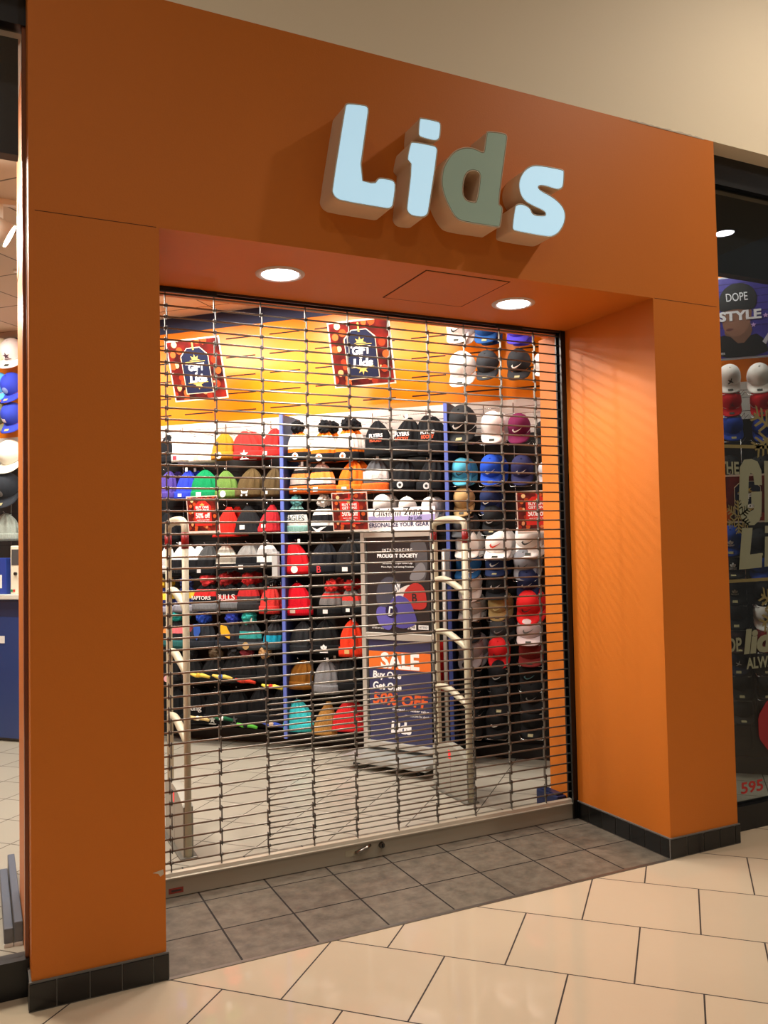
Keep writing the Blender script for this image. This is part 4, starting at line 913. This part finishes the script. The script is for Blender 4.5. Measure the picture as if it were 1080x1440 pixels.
# lower sale poster
sp_ = obj('sale_poster', B(PX0, PX1, -.004, .0, .15, .872), mat('navy_poster', '#2f3358', .4, var=.08, vscale=2.), st)
obj('sale_orange_band', B(PX0, PX1, -.0052, -.004, .665, .79), mat('orange_print', '#e2702a', .4), sp_)
org = mat('orange_red_print', '#e0602c', .4)
put('sale_text', textmesh('SALE', th=.0008, bold=.035, width=.32, height=.115), white, sp_, 0.317, 0.727, -.0056)
put('sale_text', textmesh('Buy One', th=.0008, bold=.03, shear=.12, width=.24, height=.062), white, sp_, 0.206, 0.618, ywp)
put('sale_text', textmesh('Get One', th=.0008, bold=.03, shear=.12, width=.24, height=.055), white, sp_, 0.206, 0.545, ywp)
put('sale_text', textmesh('50% OFF', th=.0008, bold=.03, shear=.12, width=.46, height=.085), org, sp_, 0.313, 0.456, ywp)
put('sale_text', textmesh('of equal or lesser value', th=.0008, bold=.01, width=.30, height=.022), white, sp_, 0.397, 0.387, ywp)
put('sale_text', textmesh('see associate for details', th=.0008, width=.2, height=.016), white, sp_, 0.451, 0.354, ywp)
put('sale_text', textmesh('Lids', th=.0008, bold=.05, shear=.1, width=.17, height=.085), white, sp_, 0.317, 0.262, ywp)
# sensor box on tube
t = thing('sensor_box', 'small grey upright box mounted on the blue divider edge', 'sensor', wp(.235, .335, 1.27), AW)
obj('housing', B(-.025, .025, -.02, .02, 0, .24, .004), mat('grey_box', '#85888c', .5), t)
obj('bracket', B(-.02, .02, .018, .022, .1, .14), mat('grey_box', '#85888c', .5), t)
t = thing('sensor_box', 'small pale box on the front edge of the first divider fin', 'sensor', wp(-1.10, .335, 1.31), AW)
obj('housing', B(-.024, .024, -.02, .02, 0, .20, .004), mat('pale_box', '#b0b2b2', .5), t)
obj('bracket', B(-.02, .02, .018, .022, .08, .12), mat('pale_box', '#b0b2b2', .5), t)
t = thing('hanging_garment', 'narrow red cloth item hanging beyond the sale stand', 'cloth', wp(.185, .30, .50), AW)
bm = bmesh.new()
for i in range(7): tube(bm, [(-.03+.01*i, -.01*math.sin(i*2.), 0), (-.028+.0093*i, 0, .30), (-.02+.0065*i, 0, .36)], [.008, .007, .003], 6)
obj('folds', bm, knit('#c01c1c'), t)

# ------------------------------------------------------------------ hanging cards
BOK = bokeh_mat('party_lights_print', 13.); BOK2 = bokeh_mat('party_lights_print_small', 24.)
gold = mat('gold_print', '#d8b860', .4); navyp = mat('navy_print_tag', '#17203c', .4)
def gift_card(name, loc, rz, rx, w, hgt, label, group, withsw=True):
    t = thing(name, label, 'sign', loc, rz, group, rx)
    bok = BOK
    cd = obj('card', B(-w/2, w/2, -.004, 0, 0, hgt), mat('white_card_edge', '#ead8cc', .5), t)
    e = .012
    obj('printed_border', B(-w/2+e, w/2-e, -.0055, -.004, e, hgt-e), bok, cd)
    k = w/.49
    def tagp(g): return [(-.125*k+g, .055*k+g), (.125*k-g, .055*k+g), (.125*k-g, .36*k-g), (.06*k-g*.4, .42*k-g), (-.06*k+g*.4, .42*k-g), (-.125*k+g, .36*k-g)]
    put('tag_edge', flatmesh([tagp(0)], .001), mat('cream_edge', '#e8d4b8', .5), cd, 0, 0, -.0056)
    put('tag_panel', flatmesh([tagp(.006*k)], .001), navyp, cd, 0, 0, -.0068)
    put('tag_string', flatmesh([rect(.014*k, .07*k, 0, .435*k)], .001), gold, cd, 0, 0, -.0080)
    put('half_snowflake', flatmesh([[(p[0], max(p[1], .318*k)) for p in star(8, .05*k, .024*k, 0, .318*k)]], .001), gold, cd, 0, 0, -.0080)
    put('half_snowflake', flatmesh([[(p[0], min(p[1], .135*k)) for p in star(8, .05*k, .024*k, 0, .135*k)]], .001), gold, cd, 0, 0, -.0080)
    put('rule_line', flatmesh([rect(.18*k, .005*k, 0, .308*k), rect(.18*k, .005*k, 0, .142*k)], .001), gold, cd, 0, 0, -.0080)
    put('card_text', textmesh('THE', th=.001, bold=.03, width=.03*k, height=.014*k), white, cd, -.08*k, .292*k, -.0080)
    put('card_text', textmesh('GIFT', th=.001, bold=.045, shear=.12, width=.15*k, height=.06*k), white, cd, 0.005*k, .265*k, -.0080)
    put('card_text', textmesh('of', th=.001, bold=.03, width=.025*k), white, cd, -.005*k, .218*k, -.0080)
    put('card_text', textmesh('Lids', th=.001, bold=.045, shear=.12, width=.16*k, height=.062*k), white, cd, .005*k, .175*k, -.0080)
    return t
rod_m = mat('clear_holder', '#9a9a98', .3, .3)
for (u, lab) in ((-1.72, 'square gift card sign with glowing red border, left one on the slatwall'), (-.345, 'square gift card sign with glowing red border, right one on the slatwall')):
    t = gift_card('gift_sign', wp(u, .34, 2.715), AW, math.radians(17), .478, .478, lab, 'gift signs leaning out from the slatwall')
    bm = tube(bmesh.new(), [(0, 0.002, .1), (0, .30, .02)], .005, 8); tube(bm, [(-.1, .004, .1), (.1, .004, .1)], .005, 8); obj('holder_arm', bm, M_slot, t)
def bogo_card(u, z, label, w=.275, hgt=.275, wd=.45):
    t = thing('sale_card', label, 'sign', wp(u, wd, z), AW, 'red sale cards on the racks', math.radians(7))
    cd = obj('card', B(-w/2, w/2, -.003, 0, 0, hgt), mat('white_card_edge', '#ead8cc', .5), t)
    obj('printed_border', B(-w/2+.007, w/2-.007, -.0042, -.003, .007, hgt-.007), BOK2, cd)
    k = w/.275; red = mat('red_tag_print', '#d22a24', .4)
    put('tag_panel', flatmesh([[(-.075*k, .045*k), (.075*k, .045*k), (.075*k, .195*k), (.03*k, .235*k), (-.03*k, .235*k), (-.075*k, .195*k)], rect(.01*k, .03*k, 0, .25*k)], .001), red, cd, 0, 0, -.0042)
    put('half_snowflake', flatmesh([[(p[0], max(p[1], .2*k)) for p in star(6, .025*k, .012*k, 0, .2*k)]], .001), gold, cd, 0, 0, -.0054)
    for s_, z_, w_, h_ in (('BUY ONE', .188, .115, .02), ('GET ONE', .163, .115, .02), ('50% off', .125, .125, .042), ('equal or lesser value', .09, .11, .010), ('see store', .076, .07, .009)):
        put('card_text', textmesh(s_, th=.001, bold=.03, width=w_*k, height=h_*k), white, cd, 0, z_*k, -.0054)
    obj('holder_arm', tube(bmesh.new(), [(0, .002, .0), (0, wd-.03, .02)], .004, 8), M_chrome, t)
    obj('holder_channel', B(-w/2, w/2, -.006, .006, -.012, 0), mat('clear_channel', '#c8c4bc', .3), t)
bogo_card(-1.645, 1.675, 'red buy one get one card with glowing border, in front of the left bay')
bogo_card(-.435, 1.655, 'red buy one get one card with glowing border, above the custom sign')
bogo_card(.905, 1.615, 'red buy one get one card with glowing border, beside the right inner jamb')

# ------------------------------------------------------------------ scarves / headbands strips
for (u, z, c1, c2, lab) in ((-1.80, .55, '#e0c458', '#d8b040', 'yellow headband strip on the black beanies, first from left'), (-1.60, .545, '#d8c060', '#4a60a0', 'yellow and blue headband strip, second from left'),
                     (-1.40, .52, '#c83a28', '#a83020', 'red headband strip, third from left'), (-1.17, .485, '#e6d050', '#c03a28', 'yellow and red headband strip by the divider fin'),
                     (-1.81, .215, '#d8bc80', '#f0e8d0', 'tan headband strip near the floor, first from left'), (-1.60, .225, '#1f5a3c', '#f0f0f0', 'dark green and white headband strip near the floor'),
                     (-1.39, .18, '#58b040', '#14161a', 'bright green headband strip near the floor'), (-1.17, .20, '#3048a0', '#c0a890', 'blue headband strip near the floor by the divider fin')):
    t = thing('knit_headband', lab, 'headband', wp(u, .29, z), AW, 'headband strips in the left bay')
    bm = tube(bmesh.new(), [(-.085, 0, .01), (-.03, -.012, .0), (.03, -.012, .004), (.09, 0, -.012)], [.009, .016, .016, .011], 8); obj('band', bm, knit(c1), t)
    bm = bmesh.new(); bmesh.ops.create_uvsphere(bm, u_segments=12, v_segments=8, radius=.019); bmesh.ops.scale(bm, vec=(1.2, .5, 1), verts=bm.verts[:]); bmesh.ops.translate(bm, vec=(.0, -.022, .004), verts=bm.verts[:])
    obj('emblem', bm, knit(c2), t)

# ------------------------------------------------------------------ blue foot block inside the right jamb
t = thing('corner_guard', 'navy blue corner block at the floor inside the right jamb', 'guard', (2.37, .90, 0))
bm = B(-.025, .043, -.1, .1, 0, .10, .006); obj('block', bm, mat('navy_vinyl', '#17244a', .4), t)
obj('cap_plate', B(-.012, .035, -.08, .08, .10, .108, .003), mat('navy_vinyl', '#17244a', .4), t)

# ------------------------------------------------------------------ right window: poster and vinyl lettering
t = thing('style_poster', 'framed photo poster of a man in a black cap, behind the right window', 'poster', wp(2.235, .1, 2.735), AW)
pw, ph = .375, .53
obj('frame', B(-pw/2-.012, pw/2+.012, -.02, 0, -.012, ph+.012, .003), mat('grey_frame', '#a8a8b0', .4, .3), t)
obj('print', B(-pw/2, pw/2, -.022, -.02, 0, ph), mat('purple_brick_print', '#3b3282', .4, var=.5, vscale=9.), t)
def pp(name, polys, c, y): return put(name, flatmesh(polys, .0008), mat('poster_ink', c, .5), t, 0, 0, -.0222-y)
bm = bmesh.new()
for i in range(7):
    for j in range(3): box(bm, -pw/2+.02+.14*j-(i % 2)*.05 if j or i % 2 == 0 else -pw/2+.002, min(pw/2, -pw/2+.15+.14*j-(i % 2)*.05), -.0226, -.022, .2+.048*i, .205+.048*i)
obj('printed_mortar', bm, mat('poster_ink', '#241c58', .5), t)
pp('printed_shirt', [chaikin([(-.1875, .0), (.15, .0), (.13, .1), (.06, .16), (-.02, .07), (-.10, .16), (-.1875, .13)], 1)], '#0e0d10', .001)
pp('printed_neck', [chaikin([(-.12, .14), (-.02, .06), (.055, .15), (.04, .24), (-.11, .24)], 1)], '#6a4a3a', .0005)
pp('printed_face', [chaikin([(-.13, .35), (-.13, .2), (-.09, .145), (-.02, .135), (.04, .2), (.06, .35)], 2)], '#7c5644', .0015)
pp('printed_lips', [chaikin([(-.115, .185), (-.085, .197), (-.055, .188), (-.085, .175)], 1)], '#5a3030', .0028)
pp('printed_cap', [chaikin([(-.15, .3), (-.145, .42), (-.08, .49), (.02, .49), (.085, .43), (.085, .34), (.05, .30), (-.05, .325)], 2)], '#111014', .0035)
put('printed_cap_word', textmesh('DOPE', th=.0008, bold=.004, shear=-.1, width=.135, height=.055), mat('silver_print', '#d0d0d8', .4), t, -.035, .40, -.0268)
put('poster_word', textmesh('STYLE', th=.0008, bold=.04, width=.26, height=.065), mat('silver_print', '#d0d0d8', .4), t, -.02, .275, -.0275)
pp('printed_star', [star(5, .018, .008, .135, .26), star(5, .018, .008, .06, .205)], '#b090c8', .003)
pp('printed_streak', [[(.11, .09), (.15, .15), (.165, .14), (.13, .07)], [(.14, .08), (.18, .13), (.18, .09)]], '#b8b4c0', .003)
put('poster_web_word', textmesh('.com', th=.0008, bold=.01, width=.06), mat('silver_print', '#d0d0d8', .4), t, -.15, .03, -.024)
gt = gift_card('gift_sign', wp(2.20, .42, 1.64), AW, math.radians(2), .30, .30, 'small gift card sign behind the vinyl lettering of the right window', 'gift signs in the right window')
# vinyl on the glass
M_vin = mat('beige_vinyl', '#7f826b', .6); M_vg = mat('gold_vinyl', '#73693f', .6); M_vr = mat('red_vinyl', '#8c1c20', .6)
def vin(name, me, m, x, z): return put(name, me, m, win2, x, z, YW-.006)
def GL(ch, x0, x1, z0, z1, m=M_vin, bold=.05, shear=.06):
    vin('vinyl_letter', textmesh(ch, th=.001, bold=bold, shear=shear, width=x1-x0, height=z1-z0), m, (x0+x1)/2, (z0+z1)/2)
vin('vinyl_line', flatmesh([[(2.88, 2.03), (3.9, 2.048), (3.9, 2.066), (2.88, 2.048)]], .001), M_vg, 0, 0)
vin('vinyl_line', flatmesh([[(2.88, 1.305), (3.9, 1.312), (3.9, 1.33), (2.88, 1.322)]], .001), M_vg, 0, 0)
vin('vinyl_word', textmesh('THE', th=.001, bold=.03, width=.145, height=.068), M_vin, 3.045, 1.925)
gpoly = [(3.29, 1.80+.035), (3.29, 1.915), (3.262, 1.965), (3.215, 1.978), (3.16, 1.972), (3.125, 1.93), (3.105, 1.70), (3.125, 1.64), (3.165, 1.613), (3.22, 1.615), (3.265, 1.645), (3.28, 1.70), (3.287, 1.80), (3.205, 1.795), (3.203, 1.728), (3.225, 1.728), (3.22, 1.70), (3.195, 1.69), (3.175, 1.71), (3.19, 1.88), (3.205, 1.90), (3.225, 1.895), (3.232, 1.835)]
vin('vinyl_letter', flatmesh([gpoly], .001), M_vin, 0, 0)
GL('I', 3.30, 3.38, 1.63, 1.97); GL('F', 3.40, 3.55, 1.62, 1.97); GL('T', 3.57, 3.73, 1.61, 1.97)
GL('of', 3.34, 3.42, 1.53, 1.60, bold=.03)
vin('vinyl_letter', flatmesh([[(3.09, 1.375), (3.265, 1.382), (3.272, 1.46), (3.178, 1.455), (3.205, 1.60), (3.125, 1.60)]], .001), M_vin, 0, 0)
vin('vinyl_letter', flatmesh([[(3.285, 1.385), (3.365, 1.388), (3.375, 1.55), (3.30, 1.55)], [(3.30, 1.57), (3.378, 1.57), (3.38, 1.61), (3.303, 1.61)]], .001), M_vin, 0, 0)
GL('D', 3.40, 3.56, 1.38, 1.6); GL('S', 3.58, 3.73, 1.38, 1.6)
vin('vinyl_word', textmesh('SHOP', th=.001, bold=.03, width=.21, height=.075), M_vin, 2.985, .975)
vin('vinyl_word', textmesh('lids', th=.001, bold=.05, shear=.15, width=.30, height=.135), M_vin, 3.255, .985)
vin('vinyl_word', textmesh('ALWAYS OPEN', th=.001, bold=.03, shear=.0, width=.50, height=.062), M_vin, 3.37, .868)
vin('street_number', textmesh('595', th=.001, bold=.02, width=.165, height=.062), mat('red_number', '#b02422', .5), 3.13, .212)
vin('vinyl_dot', flatmesh([chaikin([(3.32+.135*math.cos(a)*(1 if i % 2 else .93), .52+.15*math.sin(a)*(1 if i % 2 else .93)) for i, a in enumerate([2*PI*k/16 for k in range(16)])], 1)], .001), M_vr, 0, 0)
def flake(cx, cz, R_):
    polys = []
    for k in range(6):
        a = PI/6 + k*PI/3; c, s = math.cos(a), math.sin(a)
        def q(l, w_): return (cx + l*c - w_*s, cz + l*s + w_*c)
        polys.append([q(.005, -.04*R_), q(R_, -.04*R_), q(R_, .04*R_), q(.005, .04*R_)])
        for f in (.4, .6, .8):
            for sg in (1, -1):
                k = sg*.42*R_*(1.05-f*.6); polys.append([q(R_*f, sg*.04*R_), q(R_*(f+.17), k), q(R_*(f+.25), k), q(R_*(f+.10), sg*.04*R_)])
    me = [flatmesh([p], .001) for p in polys]; bm = bmesh.new()
    for m_ in me: bm.from_mesh(m_)
    mm = bpy.data.meshes.new('flake'); bm.to_mesh(mm); bm.free(); return mm
vin('vinyl_snowflake', flake(3.42, 2.13, .2), M_vg, 0, 0)
vin('vinyl_snowflake', flake(3.40, 1.15, .17), M_vg, 0, 0)
vin('vinyl_snowflake', flake(3.10, 1.66, .09), M_vg, 0, 0)

# ------------------------------------------------------------------ left window view: counter, terminal, track light, plinths
cb = thing('service_counter', 'navy service counter with white top seen through the left window', 'counter', (-.382, 4.471, 0), AW)
obj('counter_body', B(-.9, .9, 0, .6, .03, 1.16), mat('navy_laminate', '#183a78', .35), cb)
obj('kick', B(-.88, .88, .03, .6, 0, .03), M_black, cb)
obj('counter_top', B(-.93, .93, -.03, .62, 1.16, 1.20, .005), mat('pale_counter_top', '#d8d8d0', .3), cb)
obj('painted_recess_shade', B(-.9, .9, -.002, .0, 1.20-.05-.13, 1.15), mat('counter_shade_paint', '#12224a', .5), cb)  # flat darker strip paints the shade below the counter top
obj('card_sticker', B(-.10, -.04, -.003, -.001, .80, .86), mat('white_card', '#e8e8e6', .6), cb)
t = thing('card_terminal', 'cream card payment terminal standing on the service counter', 'terminal', (-.325, 4.45, 1.2), AW)
bm = B(-.06, .06, .0, .05, 0, .40, .008); obj('terminal_body', bm, mat('cream_terminal', '#ece8d4', .4), t)
obj('screen', B(-.045, .045, -.002, .0, .24, .37), mat('grey_screen', '#4a4e50', .2), t)
obj('red_button', B(-.03, -.01, -.004, 0, .02, .04), mat('red_key', '#c03028', .4), t); obj('green_button', B(-.055, -.035, -.004, 0, .02, .04), mat('green_key', '#208858', .4), t)
obj('knob', tube(bmesh.new(), [(0, 0, .17), (0, -.015, .17)], .014, 12), M_black, t)
t = thing('counter_box', 'royal blue box with paper slips on the service counter', 'box', (-.47, 4.62, 1.2), AW)
obj('carton', B(-.1, .1, 0, .15, 0, .3, .004), mat('royal_blue_card', '#1f3f9c', .4), t)
obj('slip', B(-.05, .02, -.002, 0, .2, .32), mat('white_card', '#e8e8e6', .6), t); obj('slip', B(.0, .06, -.002, 0, .05, .16), mat('white_card', '#e8e8e6', .6), t)
t = thing('track_spotlight', 'white track spotlight head under the ceiling in the left window', 'spotlight', (-.50, 1.9, ZC))
obj('track', B(-.5, .25, -.018, .018, -.03, 0), mat('white_track', '#d8d4c8', .4), t)
obj('stem', B(-.01, .02, -.01, .01, -.16, -.03), mat('white_track', '#d8d4c8', .4), t)
bm = tube(bmesh.new(), [(-.10, 0, -.12), (.05, 0, -.2)], [.055, .07], 20); obj('lamp_head', bm, mat('white_lamp_metal', '#d0ccc0', .4), t)
bm = tube(bmesh.new(), [(.05, 0, -.2), (.056, 0, -.203)], .064, 20); obj('lamp_lens', bm, mat('lit_lens', '#ffffff', .3, emit=12, emit_col='#fff4dc'), t)
for (x0_, x1_, ya, yb, hh, lb) in ((-.520, -.487, .55, 1.25, .07, 'long low slate blue plinth inside the left window, away from the pillar'), (-.483, -.452, .55, 1.38, .09, 'long low slate blue plinth inside the left window, against the pillar')):
    t = thing('display_plinth', lb, 'plinth', ((x0_+x1_)/2, (ya+yb)/2, 0), 0); w_ = (x1_-x0_)/2; l_ = (yb-ya)/2
    obj('slab', B(-w_, w_, -l_, l_, .012, hh, .003), mat('slate_blue_laminate', '#434c5e', .5), t)
    obj('foot_strip', B(-w_, w_, -l_-.008, -l_+.02, .0, .012), M_white, t)

# ------------------------------------------------------------------ mall ceiling and lamps
struct('ceiling_mall', B(-4, 9, -9, 0, 5.6, 5.65), M_beige)
def dl2(x, y, lab, p, z=5.6): downlight(x, y, z, lab, r=.14, power=p, cone=140, col=(1, .86, .70), e=60, group='downlights in the mall ceiling', size=.12)
wd = bpy.data.worlds.new('mall_ambience'); bpy.context.scene.world = wd; wd.use_nodes = True
wd.node_tree.nodes['Background'].inputs[0].default_value = (1.0, .90, .80, 1); wd.node_tree.nodes['Background'].inputs[1].default_value = .16
def area(name, loc, size, power, col, rot=(0, 0, 0), sy=None):
    l = bpy.data.lights.new(name, 'AREA'); l.energy = power; l.color = col; l.shape = 'RECTANGLE'; l.size = size; l.size_y = sy or size
    o = bpy.data.objects.new(name, l); C.objects.link(o); o.location = loc; o.rotation_euler = rot; return o
def spot(name, loc, target, power, col, ang=40, blend=.6, size=.05):
    l = bpy.data.lights.new(name, 'SPOT'); l.energy = power; l.color = col; l.spot_size = math.radians(ang); l.spot_blend = blend; l.shadow_soft_size = size
    o = bpy.data.objects.new(name, l); C.objects.link(o); o.location = loc
    d = Vector(target)-Vector(loc); o.rotation_euler = d.to_track_quat('-Z', 'Y').to_euler(); return o
# mall
dl2(3.7, -1.6, 'mall ceiling downlight ahead of the right pillar', 360)
dl2(-1.6, -2.2, 'mall ceiling downlight ahead of the left window', 60)
dl2(.7, -4.6, 'mall ceiling downlight behind the viewer', 190)
dl2(REFX, REFY, 'mall ceiling downlight mirrored in the right window', 90)
# shop: luminous panels in the ceiling and track spots on the wall
WARM = (1, .93, .82)
PL = [wp(-3.6, 1.2), wp(-2.2, 1.2), wp(-.9, 1.0), wp(.2, .8), (-1.3, 1.3), (3.48, .78)]  # last two are added lights, brightening the pillar side and right bay
for k, pl_ in enumerate(PL):
    x, y = pl_[:2]
    t = thing('ceiling_panel_light', ['square ceiling light over the left window view', 'square ceiling light over the left bay', 'square ceiling light over the middle bay', 'square ceiling light over the right bay', 'added square light brightening the space inside the left window', 'added square light brightening the bay inside the right window'][k], 'ceiling light', (x, y, ZC), AW, 'square lights in the shop ceiling')
    obj('light_frame', B(-.3, .3, -.3, .3, -.015, -.002), M_white, t); obj('diffuser', B(-.28, .28, -.28, .28, -.02, -.015), mat('lit_diffuser', '#ffffff', .5, emit=4), t)
    a_ = area('panel_lamp', (x, y, ZC-.03), .55, P_PANEL*(1, 1, 1, .3, 1.7, .16)[k], WARM)
for u, z, p, an in ((-1.75, 3.10, 1, 38), (-1.30, 3.12, 1, 38), (-.92, 2.92, .8, 34), (-.05, 3.0, .7, 34), (.5, 2.9, .5, 50), (-1.6, 2.0, .8, 80), (-.4, 2.0, .8, 80), (.6, 2.0, .4, 70)):
    spot('track_spot', wp(u+.1, 1.1, 3.42), wp(u, 0, z), P_SPOT*p, WARM, an, .9, .04)
spot('track_spot', (.55, 2.2, 3.35), (2.41, .38, 1.75), 150, WARM, 40, .9, .05)
spot('track_spot', (-.80, 1.75, 3.25), (-.449, .52, 2.75), 90, WARM, 120, .9, .04)


# ------------------------------------------------------------------ camera
cam = bpy.data.cameras.new('camera'); co = bpy.data.objects.new('camera', cam); C.objects.link(co)
cam.sensor_fit = 'VERTICAL'; cam.sensor_height = 24; cam.lens = 1187.2114/1440*24; cam.clip_end = 60
yaw, pitch, roll = -.4492, .0383, -.0202
f = Vector((-math.sin(yaw)*math.cos(pitch), math.cos(yaw)*math.cos(pitch), math.sin(pitch))); r0 = Vector((math.cos(yaw), math.sin(yaw), 0)); u0 = r0.cross(f)
r1 = r0*math.cos(roll) + u0*math.sin(roll); u1 = -r0*math.sin(roll) + u0*math.cos(roll)
mt = Matrix((r1, u1, -f)).transposed().to_4x4(); mt.translation = Vector((-.6113, -3.15, 1.55)); co.matrix_world = mt
sc = bpy.context.scene; sc.camera = co
sc.view_settings.view_transform = 'Standard'; sc.view_settings.look = 'None'; sc.view_settings.gamma = 1.0; sc.view_settings.exposure = EXPO
sc.view_settings.use_curve_mapping = False
sc.cycles.max_bounces = 10; sc.cycles.transparent_max_bounces = 16
